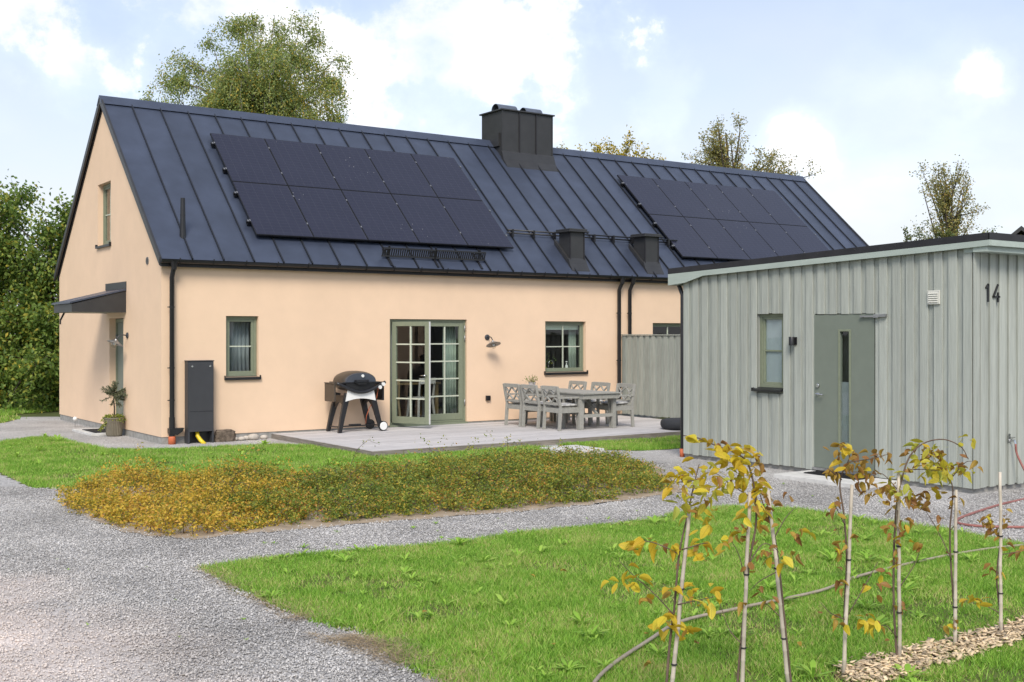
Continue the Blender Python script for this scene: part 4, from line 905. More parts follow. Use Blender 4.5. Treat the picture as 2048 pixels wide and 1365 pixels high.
b = MB(); b.box(cw, cw+.012, .05, .06, 1.0, 1.22); b.build('hinge', 'black', t)
b = MB(); b.tube([(.19, .10, .24), (.19, .06, .12), (.22, -.02, .045), (.27, -.09, -.02)], .036, 10); b.build('cable_conduit', 'yellow', t, smooth=True)
# log and stones beside it
b = MB(); rg = random.Random(3); n = 14; vs = []; fs = []
for k, (zz, rr_) in enumerate(((-.02, .155), (.04, .15), (.11, .15), (.17, .14), (.20, .12), (.205, .03))):
    for j in range(n): a = 2*math.pi*j/n; q = rr_*(1+rg.uniform(-.16, .16)); vs.append((q*math.cos(a)*1.25, q*math.sin(a)*.55, zz+rg.uniform(-.012, .012)))
for k in range(5):
    for j in range(n): fs.append((k*n+j, k*n+(j+1) % n, (k+1)*n+(j+1) % n, (k+1)*n+j))
fs.append(tuple(5*n+j for j in range(n)))
b.add(vs, fs); tag(b.build('log', 'log', loc=(1.10, -.10, 0)), 'rough weathered log lying beside the utility cabinet', 'log')
for k, (x, y, s) in enumerate(((1.30, -.09, .05), (1.40, -.13, .055), (1.50, -.07, .06), (1.63, -.10, .085), (1.84, -.09, .06))):
    b = MB(); rg = random.Random(k); vs = []; fs = []; n = 12
    for i in range(7):
        ph = math.pi*i/6
        for j in range(n): a = 2*math.pi*j/n; q = 1+rg.uniform(-.06, .06); vs.append((s*1.25*math.sin(ph)*math.cos(a)*q, s*.8*math.sin(ph)*math.sin(a)*q, s*.7*math.cos(ph)))
    for i in range(6):
        for j in range(n): fs.append((i*n+j, i*n+(j+1) % n, (i+1)*n+(j+1) % n, (i+1)*n+j))
    b.add(vs, fs); tag(b.build('stone', 'stone', smooth=True, loc=(x, y, s*.55)), ['small pale stone touching the log by the wall', 'second pale stone from the log along the wall', 'middle stone of the five lying along the wall', 'largest of the five pale stones along the wall', 'pale stone lying nearest the deck corner'][k], 'stone', 'pale stones along the house wall')

# ------------------------------------------------------------------ gas grill
t = thing('gas_grill', 'black gas grill on a wheeled stand against the peach wall', 'grill', (3.50, -.40, DZ))
for sx_ in (-1, 1):
    for sy_ in (-1, 1):
        h0 = 0 if sx_ < 0 else .05
        b = MB(); b.bar((sx_*.25, sy_*.20, .72), (sx_*.36, sy_*.225, .30), .075, .11, up=(1, 0, 0), w2=.065, h2=.09); b.bar((sx_*.36, sy_*.225, .305), (sx_*(.425 if sx_ < 0 else .43), sy_*.24, h0), .065, .09, up=(1, 0, 0), w2=.06, h2=.07); b.build('leg', 'grill', t, bevel=.006)
    b = MB(); x = sx_*.295
    arc = [(-.17+.34*k/8, .46+.10*math.sin(math.pi*k/8)) for k in range(9)]
    b.prism([(-.2, .68), (-.2, .42)]+arc+[(.2, .42), (.2, .68)], x-.025, x+.025, 'x'); b.build('side_web', 'brown' if sx_ < 0 else 'grill', t)  # left web gets the painted brown light, right web plain black
b = MB(); arc = [(.31-.62*k/10, .575+.05*math.sin(math.pi*k/10)) for k in range(11)]; arc2 = [(-.27+.54*k/10, .785-.06*math.sin(math.pi*k/10)) for k in range(11)]
b.prism(arc+arc2, -.262, -.245, 'y'); b.build('front_apron', 'white', t)
b = MB(); b.tube([(-.50+1.0*k/16, -.275-.02*math.sin(math.pi*k/16), .915-.175*math.sin(math.pi*k/16)**1.2) for k in range(17)], .030, 10); b.build('front_rail', 'grill', t, smooth=True)
def dome(z0, hgt, up, a, ydepth, sects):
    vs = []; fs = []; n = 18
    for y, s in sects:
        for j in range(n+1): q = math.pi*j/n; vs.append((a*s*math.cos(q), y*ydepth, z0+up*hgt*s*max(0, math.sin(q))**.85))
    m_ = n+1
    for i in range(len(sects)-1):
        for j in range(n): fs.append((i*m_+j, i*m_+j+1, (i+1)*m_+j+1, (i+1)*m_+j))
    fs += [tuple(range(m_)), tuple((len(sects)-1)*m_+j for j in range(m_-1, -1, -1))]
    b = MB(); b.add(vs, fs); return b
dome(.925, .205, 1, .37, .26, [(-.93, .86), (-.85, .91), (-.5, .98), (0, 1), (.5, .98), (.85, .9), (1, .8)]).build('lid', 'brown', t, angle=45)  # brown-lit look of the lid is in its colour
b = dome(.93, .165, 1, .305, .26, [(-1.03, 1.0), (-.93, 1.03)]); b.build('lid_front', 'grillblue', t, angle=45)
dome(.908, .17, -1, .36, .25, [(-1, .84), (-.6, .97), (0, 1), (.6, .97), (1, .84)]).build('bowl', 'grill', t, angle=45)
b = MB(); b.box(-.395, .395, -.265, .26, .905, .929); b.build('rim', 'grill', t, bevel=.008)
b = MB(); b.tube([(-.13, -.275, .955), (-.13, -.325, .96), (.13, -.325, .96), (.13, -.275, .955)], .014, 8); b.prism([(-.16, .935), (.16, .935), (.06, .88), (-.06, .88)], -.30, -.27, 'y'); b.build('lid_handle', 'grill', t, smooth=False)
b = MB(); b.lathe([(.028, -.289), (.028, -.272)], (.03, 0, 1.04), 16, 'y'); b.build('thermometer', 'white', t)
for x, z in ((.37, .825), (.44, .88)): b = MB(); b.lathe([(.034, -.335), (.034, -.30), (.028, -.285)], (x, 0, z), 16, 'y'); b.build('control_knob', 'white', t, angle=40)
for sx_, m_ in ((-1, 'brown'), (1, 'grill')):  # left shelf coloured as lit brown, right one left black
    b = MB(); x = sx_*.50; b.box(x-.018, x+.018, -.21, .2, .57, .90); b.box(x-.03, x+.03, -.21, .2, .90, .92); b.box(min(x, sx_*.36), max(x, sx_*.36), -.03, .03, .87, .90); b.build('side_shelf', m_, t, bevel=.012)
for yy, m_ in ((-.27, 'white'), (.25, 'grill')):
    b = MB(); b.lathe([(.088, -.022), (.094, -.014), (.094, .014), (.088, .022)], (.46, yy, .095), 24, 'y'); wh = b.build('wheel', 'rubber', t, angle=40)
    b = MB(); b.lathe([(.072, -.029), (.078, -.0225)], (.46, yy, .095), 24, 'y'); b.build('hub_cap', m_, wh)
b = MB(); b.tube([(.46, -.27, .095), (.46, .25, .095)], .012, 8); b.bar((-.40, -.0, .10), (.46, 0, .10), .03, .022); b.bar((-.40, -.23, .10), (-.40, .23, .10), .03, .022); b.box(-.1, .12, -.04, .04, .11, .135); b.build('lower_frame', 'grill', t)
b = MB(); b.tube([(.40, -.2, .82), (.36, -.2, .62), (.24, -.15, .45), (.2, -.1, .28), (.21, -.05, .14)], .007, 6); b.build('gas_hose', 'orange', t, smooth=True)

# ------------------------------------------------------------------ garden table, chairs, cushions
t = thing('garden_table', 'grey wooden garden table on the deck below the kitchen window', 'table', (7.53, -1.68, DZ))
tx, ty, tz = .47, 1.10, .70
for k in range(7): b = MB(); w_ = 2*tx/7; b.box(-tx+k*w_+.0015, -tx+(k+1)*w_-.0015, -ty, ty, tz-.025, tz); b.build('top_slat', 'furn', t, bevel=.003)
b = MB(); b.box(-tx+.03, tx-.03, -ty+.03, -ty+.055, tz-.115, tz-.026); b.box(-tx+.03, tx-.03, ty-.055, ty-.03, tz-.115, tz-.026); b.box(-tx+.03, -tx+.055, -ty+.055, ty-.055, tz-.115, tz-.026); b.box(tx-.055, tx-.03, -ty+.055, ty-.055, tz-.115, tz-.026); b.build('apron', 'furn', t)
for i in (-1, 1):
    for j in (-1, 1):
        b = MB(); b.bar((i*.39, j*.96, tz-.03), (i*.40, j*.94, 0), .085, .06, up=(0, 1, 0)); b.build('leg', 'furn', t, bevel=.004)
        b = MB(); b.bar((i*.40, j*.80, tz-.03), (i*.40, j*.86, .0), .05, .05, up=(0, 1, 0)); b.build('leg', 'furn', t)
for j in (-1, 1): b = MB(); b.bar((-.38, j*.945, .26), (.38, j*.945, .26), .05, .06); b.build('stretcher', 'furn', t); b = MB(); b.bar((0, j*.93, .28), (0, j*.45, tz-.03), .04, .05); b.build('brace', 'furn', t)
b = MB(); b.bar((0, -.92, .26), (0, .92, .26), .05, .05); b.build('stretcher', 'furn', t)
def chair(loc, rot, label):
    c = thing('garden_chair', label, 'chair', loc, rot, 'grey wooden armchairs round the garden table'); m_ = 'furn'
    for j in (-1, 1):
        b = MB(); b.bar((.22, j*.25, 0), (.22, j*.25, .60), .05, .045); b.build('leg', m_, c, bevel=.003)
        b = MB(); b.bar((-.25, j*.25, 0), (-.22, j*.25, .43), .055, .045); b.bar((-.22, j*.25, .425), (-.30, j*.25, .83), .045, .042); b.build('leg', m_, c, bevel=.003)
        b = MB(); b.bar((-.26, j*.25, .615), (.27, j*.25, .615), .055, .028); b.build('armrest', m_, c, bevel=.004)
        b = MB(); b.bar((-.2, j*.25, .375), (.2, j*.25, .375), .03, .085); b.build('seat_rail', m_, c)
    for x in (-.22, .22): b = MB(); b.bar((x, -.23, .375), (x, .23, .375), .03, .085); b.build('seat_rail', m_, c)
    for k in range(5): b = MB(); x = -.20+k*.085; b.box(x, x+.07, -.23, .23, .418, .434); b.build('seat_slat', m_, c)
    bx_ = lambda z: -.22-(z-.425)*.08/.405
    b = MB(); b.bar((bx_(.80), -.23, .80), (bx_(.80), .23, .80), .03, .075); b.build('back_rail', m_, c, bevel=.004)
    b = MB(); b.bar((bx_(.50), -.23, .50), (bx_(.50), .23, .50), .03, .05); b.build('back_rail', m_, c, bevel=.004)
    P = lambda y, z: (bx_(z), y, z); zc_ = .645
    for y0, z0, y1, z1 in ((-.15, zc_, 0, .77), (0, .77, .15, zc_), (.15, zc_, 0, .52), (0, .52, -.15, zc_), (-.23, .77, -.12, zc_+.03), (.23, .77, .12, zc_+.03), (-.23, .53, -.12, zc_-.03), (.23, .53, .12, zc_-.03)):
        b = MB(); b.bar(P(y0, z0), P(y1, z1), .02, .03, up=(1, 0, 0)); b.build('lattice_bar', m_, c)
    return c
def cushion(loc, rot, label):
    b = MB(); n = 12; vs = []; fs = []; rg = random.Random(label)
    for s in (0, 1):
        for i in range(n+1):
            for j in range(n+1):
                u, v = i/n*2-1, j/n*2-1; e = (1-u**6)*(1-v**6); p = max(0, e)**.5
                d = sum(math.exp(-((u-a)**2+(v-c)**2)/.025) for a in (-.4, .4) for c in (-.4, .4))
                z = .032+(p*.034-.012*d*p)*(1 if s else -1)*(1 if s else .9)
                vs.append((u*.215*(1-.03*abs(v)**3), v*.22*(1-.03*abs(u)**3), z+rg.uniform(-.0015, .0015)))
    q = (n+1)**2
    for i in range(n):
        for j in range(n):
            a = i*(n+1)+j; fs.append((a, a+1, a+n+2, a+n+1)); fs.append((q+a, q+a+n+1, q+a+n+2, q+a+1))
    for i in range(n):
        for a, c in (((i)*(n+1), (i+1)*(n+1)), ((i)*(n+1)+n, (i+1)*(n+1)+n), (i, i+1), (n*(n+1)+i, n*(n+1)+i+1)): fs.append((a, c, c+q, a+q))
    b.add(vs, fs); o = b.build('seat_cushion', 'cushion', smooth=True, loc=loc); o.rotation_euler = (0, 0, rot)
    return tag(o, label, 'cushion', 'pale cushions on the garden chairs')
spots = ((6.90, -1.07, 0, 'leftmost', 'house wall side of the left row'), (6.90, -1.66, 0, 'middle chair', ''), (6.90, -2.34, 0, '', ''), (8.18, -.82, math.pi, '', ''), (8.18, -1.58, math.pi, '', ''), (8.18, -2.36, math.pi, '', ''))
CL = ['grey wooden armchair at the left end of the table group', 'second grey wooden armchair from the left, with its back to the grill', 'third grey wooden armchair from the left, in front of the table', 'grey wooden armchair right below the kitchen window, behind the table', 'grey wooden armchair behind the table, second from the right', 'rightmost grey wooden armchair, standing against the plank fence']
for (x, y, r_, _, _), lab in zip(spots, CL):
    chair((x, y, DZ), r_+rnd.uniform(-.03, .03), lab); cushion((x+(.01 if r_ == 0 else -.01), y, DZ+.436), r_, 'pale cushion on the '+lab.split(',')[0].replace('grey wooden armchair', 'chair').replace('second chair', 'second chair').strip())
# pouf behind the shed corner
b = MB(); b.lathe([(.02, 0), (.33, 0), (.39, .03), (.41, .08), (.41, .13), (.39, .175), (.33, .195), (.02, .2)], (8.85, -3.55, DZ), 32); tag(b.build('pouf', mat('dark_cloth', (.03, .032, .037), .8, var=.12, scale=30, bump=.3, bscale=90), smooth=True), 'low round dark grey pouf on the deck beside the shed', 'pouf')

# ------------------------------------------------------------------ olive tree in a pot
t = thing('olive_tree', 'small potted olive tree beside the gable door', 'tree', (-.20, 2.12, 0))
b = MB(); n = 60; vs = []; fs = []
prof = [(.125, 0), (.135, .02), (.175, .31), (.185, .32), (.185, .345), (.165, .345), (.16, .31)]
for i, (r_, z) in enumerate(prof):
    for j in range(n): a = 2*math.pi*j/n; q = r_+(.006*(1 if j % 2 else -1) if 1 <= i <= 2 else 0); vs.append((q*math.cos(a), q*math.sin(a), z))
for i in range(len(prof)-1):
    for j in range(n): fs.append((i*n+j, i*n+(j+1) % n, (i+1)*n+(j+1) % n, (i+1)*n+j))
fs.append(tuple(range(n))); b.add(vs, fs); b.build('pot', 'pot', t)
b = MB(); b.lathe([(.16, .30), (.162, .32)], n=20); b.build('soil', 'soil', t)
b = MB(); b.tube([(0, 0, .3), (.008, .0, .5), (-.004, .01, .68), (.006, .0, .80)], [.016, .013, .012, .009], 8)
rg = np.random.default_rng(11); P = []; D = []
for k in range(46):
    d = rg.normal(size=3); d[2] = d[2]*.8+.35; d /= np.linalg.norm(d); s = np.array([0, 0, .70+.12*rg.random()]); Ln = .15+.16*rg.random()
    e = s+d*Ln; b.tube([tuple(s), tuple(s+d*Ln*.5+[0, 0, .01]), tuple(e)], [.005, .003, .0015], 5, False)
    for q in range(40): tt = .3+.75*rg.random(); P.append(s+d*Ln*tt); v_ = d+rg.normal(size=3)*.75; D.append(v_)
b.build('trunk', 'bark', t, smooth=True)
v, f = leafquads(np.array(P), np.array(D), .035+.03*rg.random(len(P)), .013, rg); raw('crown', v, f, 'oliveleaf', t)
P = []; D = []
for k in range(420):
    a = rg.random()*6.28; q = .05+.17*rg.random(); z = .34+.05*rg.random()-max(0, q-.15)*1.2; P.append((q*math.cos(a), q*math.sin(a), z)); D.append((math.cos(a)+rg.normal()*.6, math.sin(a)+rg.normal()*.6, rg.normal()*.5+.2))
for k in range(120): s = rg.random(); P.append((-.09-.19*s, -.04+.05*rg.normal()*.5, .34-.22*s+.02*rg.normal())); D.append(rg.normal(size=3)+[-.4, 0, -.5])
v, f = leafquads(np.array(P), np.array(D), .035, .024, rg); tr = raw('trailing_plant', v, f, 'trailleaf', t, 'stuff'); tr['label'] = 'yellow green trailing plant in the pot'
t = thing('path_light', 'small white ball light on a spike by the gable slab', 'light', (-.24, 4.75, 0))
b = MB(); b.tube([(0, 0, -.02), (0, 0, .13)], .008, 6); b.build('spike', 'chrome', t); b = MB(); b.lathe([(.045*math.sin(math.pi*k/8)+.0005, .16-.045*math.cos(math.pi*k/8)) for k in range(9)], n=16); b.build('globe', 'white', t, smooth=True)

# ------------------------------------------------------------------ hoses
def spline(pts, n=8):
    out = []; P = [Vector(p) for p in pts]; P = [P[0]*2-P[1]]+P+[P[-1]*2-P[-2]]
    for i in range(1, len(P)-2):
        for k in range(n):
            t = k/n; a, b_, c, d = P[i-1], P[i], P[i+1], P[i+2]
            out.append(.5*((2*b_)+(c-a)*t+(2*a-5*b_+4*c-d)*t*t+(-a+3*b_-3*c+d)*t**3))
    return out+[P[-2]]
b = MB(); b.tube(spline([(SX+.70, SY-.10, .56), (SX+.71, SY-.12, .42), (SX+.68, SY-.30, .12), (SX+.30, SY-.55, .014), (5.3,-12.4,.014), (4.55,-12.58,.014), (4.02,-12.74,.014), (3.80,-12.92,.014), (3.85,-13.15,.014), (4.2,-13.45,.014), (4.9,-13.9,.014), (5.6,-14.6,.014)]), .0135, 8)
tag(b.build('garden_hose', 'redhose', smooth=True), 'faded red garden hose hanging from the shed tap onto the gravel', 'hose')
b = MB(); b.tube(spline([(-3.0,-15.45,.03), (-2.42,-14.89,.03), (-1.68,-14.48,.035), (-1.23,-14.28,.04), (-.63,-14.21,.03), (.23,-14.17,.03), (.89,-14.0,.03), (1.9,-13.87,.02), (2.67,-13.87,.02), (3.2,-13.95,.02)]), .0115, 8)
tag(b.build('drip_hose', 'driphose', smooth=True), 'thin beige hose lying across the front lawn', 'hose')
# ------------------------------------------------------------------ trees
def tree(name, label, base, trunk_top, trunk_r, tips, leaf, nleaf, leafm, barkm, seed, twig=.8, droop=.3, ntw=9, spray=.12, group=None, upw=.25, limbr=.35):
    """tips: limb end points; twigs leave each limb, leaves sit along the twigs"""
    rg = np.random.default_rng(seed); t = thing(name, label, 'tree', base, 0, group)
    tb = MB(); top_ = np.array(trunk_top, float)-base
    bend = rg.normal(size=(3, 3))*[.12, .12, 0]
    path = [np.zeros(3)-[0, 0, .1]]+[top_*(k+1)/4+bend[k] for k in range(3)]+[top_]
    tb.tube([tuple(p) for p in path], [trunk_r*1.25, trunk_r, trunk_r*.75, trunk_r*.5, trunk_r*.22], 9)
    P = []; D = []
    tips = [np.array(q, float)-base for q in tips]
    for e in tips:
        s_ = .35+.5*rg.random(); k = s_*4; i = min(3, int(k)); o = path[i]*(1-(k-i))+path[i+1]*(k-i)
        if o[2] > e[2]-.1: o = path[1]*.6+path[2]*.4
        mid = (o+e)/2+np.array([0, 0, .12*np.linalg.norm(e-o)])+rg.normal(size=3)*.12
        tb.tube([tuple(o), tuple(o*.25+mid*.75), tuple(mid*.4+e*.6), tuple(e)], [trunk_r*limbr, trunk_r*limbr*.7, trunk_r*limbr*.4, .008], 6, False)
        for q in range(ntw):
            tt = .35+.65*rg.random()**.6; s = (1-tt)**2*o+2*tt*(1-tt)*mid+tt*tt*e
            out = s-(o*.7+np.array([0, 0, o[2]*.3])); out = out/(np.linalg.norm(out)+1e-6)
            d = out*.8+rg.normal(size=3)*.6; d[2] += upw; d /= np.linalg.norm(d); Ln = twig*(.5+.8*rg.random())
            pts = []
            for r_ in range(5):
                u = r_/4; pts.append(s+d*Ln*u*(1-.25*droop*u)+np.array([0, 0, -droop*Ln*u*u*1.1]))
            tb.tube([tuple(p) for p in pts], [.006, .005, .004, .003, .0015], 4, False)
            pts = np.array(pts); m_ = int(nleaf*(.6+.8*rg.random())); u = rg.random(m_)**.8*4; i = np.minimum(3, u.astype(int)); w_ = (u-i)[:, None]
            base_ = pts[i]*(1-w_)+pts[i+1]*w_
            P.append(base_+rg.normal(size=(m_, 3))*spray); D.append(np.tile(d, (m_, 1))*.4+rg.normal(size=(m_, 3))+[0, 0, -.5-droop])
    P = np.concatenate(P); D = np.concatenate(D)
    v, f = leafquads(P, D, leaf*(.7+.6*rg.random(len(P))), leaf*.62*(.8+.4*rg.random(len(P))), rg)
    tb.build('trunk', barkm, t, smooth=True); raw('crown', v, f, leafm, t)
    return t
def blob_tips(rg, n, c, r, zmin=-9, shell=.55):
    out = []
    while len(out) < n:
        d = rg.normal(size=3); d /= np.linalg.norm(d); q = np.array(c)+d*np.array(r)*(shell+(1-shell)*rg.random())
        if q[2] > zmin: out.append(q)
    return out
rg = np.random.default_rng(21)
tips = blob_tips(rg, 84, (6.1, 10.6, 8.0), (2.25, 2.25, 2.5), 5.6, .3) + [(5.6, 10.8, 10.5), (6.5, 10.3, 10.75), (7.15, 9.9, 10.7), (7.9, 9.4, 9.55), (4.4, 11.6, 9.5), (3.6, 12.2, 8.4), (7.4, 9.6, 10.3), (7.8, 9.3, 8.6), (3.9, 12, 9.0), (5.0, 11.2, 10.1), (6.0, 10.5, 10.6), (3.5, 12.3, 8.2), (3.3, 12.4, 7.7), (3.9, 12.1, 7.8), (4.2, 11.9, 8.6), (8.0, 9.3, 8.0), (7.9, 9.3, 9.0)]
tree('birch_tree', 'large weeping birch with green and yellow leaves behind the house', (6.1, 10.7, 0), (6.2, 10.5, 9.6), .20, tips, .066, 128, 'birchleaf', 'birchbark', 5, twig=.95, droop=.8, ntw=15, spray=.10, upw=.2, limbr=.22)
rg = np.random.default_rng(22)
HZ = []
for cx, cy, hh, rr_, sd_, lab in ((-.9, 12.3, 6.0, 1.7, 31, 'tall dark green leafy tree at the left edge of the picture'), (1.0, 11.0, 5.3, 1.5, 32, 'dense green leafy tree right beside the gable corner')):
    tips = blob_tips(rg, 64, (cx, cy, hh*.48), (rr_, rr_, hh*.46), .2, .45)+[(cx+rg.normal()*.5, cy+rg.normal()*.5, hh-.35-.5*rg.random()) for _ in range(8)]+[(cx+rr_*rg.uniform(-1, 1), cy-.9+.5*rg.normal(), rg.uniform(.3, 1.3)) for _ in range(22)]
    tree('hazel_tree', lab, (cx, cy, 0), (cx+.1, cy, hh*.8), .10, tips, .115, 36, 'hazelleaf', 'bark', sd_, twig=.75, droop=.2, ntw=10, spray=.12, upw=.4, group='dense trees left of the house')
rg = np.random.default_rng(23)
tips = [(18.0+rg.normal()*.75, 9.5+rg.normal()*.6, 6.2+1.6*rg.random()) for _ in range(26)]+[(17.3, 10, 7.75), (17.9, 9.6, 7.9), (18.6, 9.1, 7.75), (19.0, 8.9, 7.6)]
tree('yellow_tree', 'yellow autumn tree top showing above the ridge right of the chimney', (18.1, 9.6, 0), (18.1, 9.6, 6.6), .14, tips, .085, 60, 'yelleaf', 'bark', 41, twig=.55, droop=0, ntw=8, spray=.07, upw=1.3)
rg = np.random.default_rng(24)
tips = [(24.0+.45*rg.normal()-.2*q+.0, 10.3+.3*rg.normal(), 7.0+2.7*q) for q in rg.random(26)]+[(25.4+.45*rg.normal(), 9.2+.3*rg.normal(), 7.2+1.2*rg.random()) for _ in range(11)]+[(26.1, 8.8, 7.6), (25.9, 8.9, 7.3)]
tree('poplar_tree', 'sparse tall tree behind the right end of the ridge', (24.4, 10.1, 0), (24.0, 10.25, 9.2), .16, tips, .085, 30, 'popleaf', 'bark', 42, twig=.6, droop=.1, ntw=8, spray=.09, upw=.5, group='sparse trees on the right')
tips = [(30.6+.5*rg.normal(), 5.7+.35*rg.normal(), 6.6+1.3*rg.random()) for _ in range(22)]+[(30.5, 5.8, 8.0), (30.2, 6.0, 7.5), (31.1, 5.3, 7.4)]+[(31.0+.5*rg.normal(), 5.4+.3*rg.normal(), 5.4+.9*rg.random()) for _ in range(14)]
tree('poplar_tree', 'thin sparse tree rising above the shed roof', (30.8, 5.6, 0), (30.6, 5.7, 7.3), .11, tips, .08, 24, 'popleaf', 'bark', 43, twig=.5, droop=.05, ntw=7, spray=.08, upw=.6, group='sparse trees on the right')
tips = [(30.3+.6*rg.normal(), 5.9+.5*rg.normal(), 4.2+1.35*rg.random()) for _ in range(24)]
tree('bushy_tree', 'low bushy tree top just above the shed roof', (30.4, 6.3, 0), (30.3, 6.2, 4.6), .12, tips, .085, 40, 'shrubleaf', 'bark', 44, twig=.5, droop=.1, ntw=8, spray=.09)
tips = [(29.4+.16*rg.normal(), 6.5+.12*rg.normal(), 4.6+1.1*rg.random()) for _ in range(9)]
tree('slender_tree', 'slender small treetop left of the thin tree above the shed roof', (29.4, 6.5, 0), (29.4, 6.5, 5.4), .05, tips, .10, 12, 'shrubleaf', 'bark', 45, twig=.3, droop=.05, ntw=5, spray=.05, upw=.5)

# ------------------------------------------------------------------ far house
t = thing('far_house', 'far ochre gabled house with dark roof at the right edge', 'house', (35.9, 6.0, 0), R(-56))
fw_, fl_, fe, fr_ = 3.4, 9.0, 3.0, 5.95
b = MB(); b.prism([(-fw_, 0), (fw_, 0), (fw_, fe), (0, fr_-.12), (-fw_, fe)], 0, fl_, 'y'); b.build('wall', 'farwall', t)
rf2 = link('roof', None, t)
for s in (-1, 1): b = MB(); b.add([(0, -.4, fr_), (s*(fw_+.4), -.4, fe-.3), (s*(fw_+.4), fl_+.4, fe-.3), (0, fl_+.4, fr_), (0, -.4, fr_+.17), (s*(fw_+.4), -.4, fe-.13), (s*(fw_+.4), fl_+.4, fe-.13), (0, fl_+.4, fr_+.17)], [(0, 1, 2, 3), (7, 6, 5, 4), (0, 4, 5, 1), (1, 5, 6, 2), (2, 6, 7, 3), (3, 7, 4, 0)]); b.build('roof_slope', 'flash', rf2)
b = MB(); b.box(-.6, .6, -.02, .05, 1.0, 2.2); w = b.build('window', 'white', t); b = MB(); b.box(-.5, .5, -.03, -.021, 1.1, 2.1); b.build('pane', 'frost', w)

# ------------------------------------------------------------------ ground cover shrubs
def cover(name, label, poly, hgt, n, leafm, seed, lsz):
    rg = np.random.default_rng(seed); xs, ys = [p[0] for p in poly], [p[1] for p in poly]
    # arching twigs from many rootstocks
    m_ = n//26; x = rg.uniform(min(xs), max(xs), m_*4); y = rg.uniform(min(ys), max(ys), m_*4)
    k = inside(poly, x, y); x, y = x[k][:m_], y[k][:m_]
    # distance to the outline lowers the plant towards its edge
    dist = np.full(len(x), 9.)
    for i in range(len(poly)):
        a, c = np.array(poly[i]), np.array(poly[(i+1) % len(poly)]); d = c-a; tt = np.clip(((x-a[0])*d[0]+(y-a[1])*d[1])/(d@d), 0, 1)
        dist = np.minimum(dist, np.hypot(x-a[0]-tt*d[0], y-a[1]-tt*d[1]))
    h = hgt*(.38+.62*np.clip(dist/.55, 0, 1))*(.18+1.25*vnoise(x, y, 1.9, seed)+.6*(vnoise(x, y, 4.5, seed+1)-.5))
    hole = vnoise(x, y, 2.6, seed+9)*.7+vnoise(x, y, 7, seed+10)*.3; kk = (hole > .34) | (rg.random(len(x)) < .35); x, y, h = x[kk], y[kk], h[kk]
    a = rg.random(len(x))*6.283; Ln = np.maximum(h, .17)*(.8+.6*rg.random(len(x)))
    tw = MB(); P = []; D = []
    for i in range(len(x)):
        s = np.array([x[i], y[i], .0]); d = np.array([math.cos(a[i]), math.sin(a[i]), 0]); hh = h[i]*(.55+.6*rg.random()); L_ = Ln[i]
        if rg.random() < .05: hh *= 1.7; L_ *= 1.3
        u = np.linspace(0, 1, 5); pts = s+np.outer(u**1.4*L_*.75, d)+np.outer(np.sin(u*2.0)*hh*1.08, [0, 0, 1])
        if i % 4 == 0: tw.tube([tuple(p) for p in pts], [.005, .004, .003, .0025, .001], 3, False)
        q = 26; uu = .04+.97*rg.random(q); uu = np.minimum(uu, .999)*4; ii = uu.astype(int); w_ = (uu-ii)[:, None]
        P.append(pts[ii]*(1-w_)+pts[ii+1]*w_+rg.normal(size=(q, 3))*.022); D.append(rg.normal(size=(q, 3))*[1, 1, .6]+d*.5)
    P = np.concatenate(P); D = np.concatenate(D); P[:, 2] = np.maximum(P[:, 2], .012)
    root = link(name, None, None); tag(root, label, 'shrubs', 'low shrubs in the bed', 'stuff')
    v, f = leafquads(P, D, lsz*(.6+.8*rg.random(len(P))), lsz*.62, rg); raw('foliage', v, f, leafm, root, 'stuff')
    s = tw.build('stems', 'sapbark', root); s['kind'] = 'stuff'
cover('ground_cover_shrubs', 'low spreading yellow orange shrubs at the left end of the bed', BED_Y, .26, 46000, 'coverY', 51, .031)
cover('ground_cover_shrubs', 'low spreading olive green shrubs filling the bed before the deck', BED_G, .235, 125000, 'coverG', 52, .030)

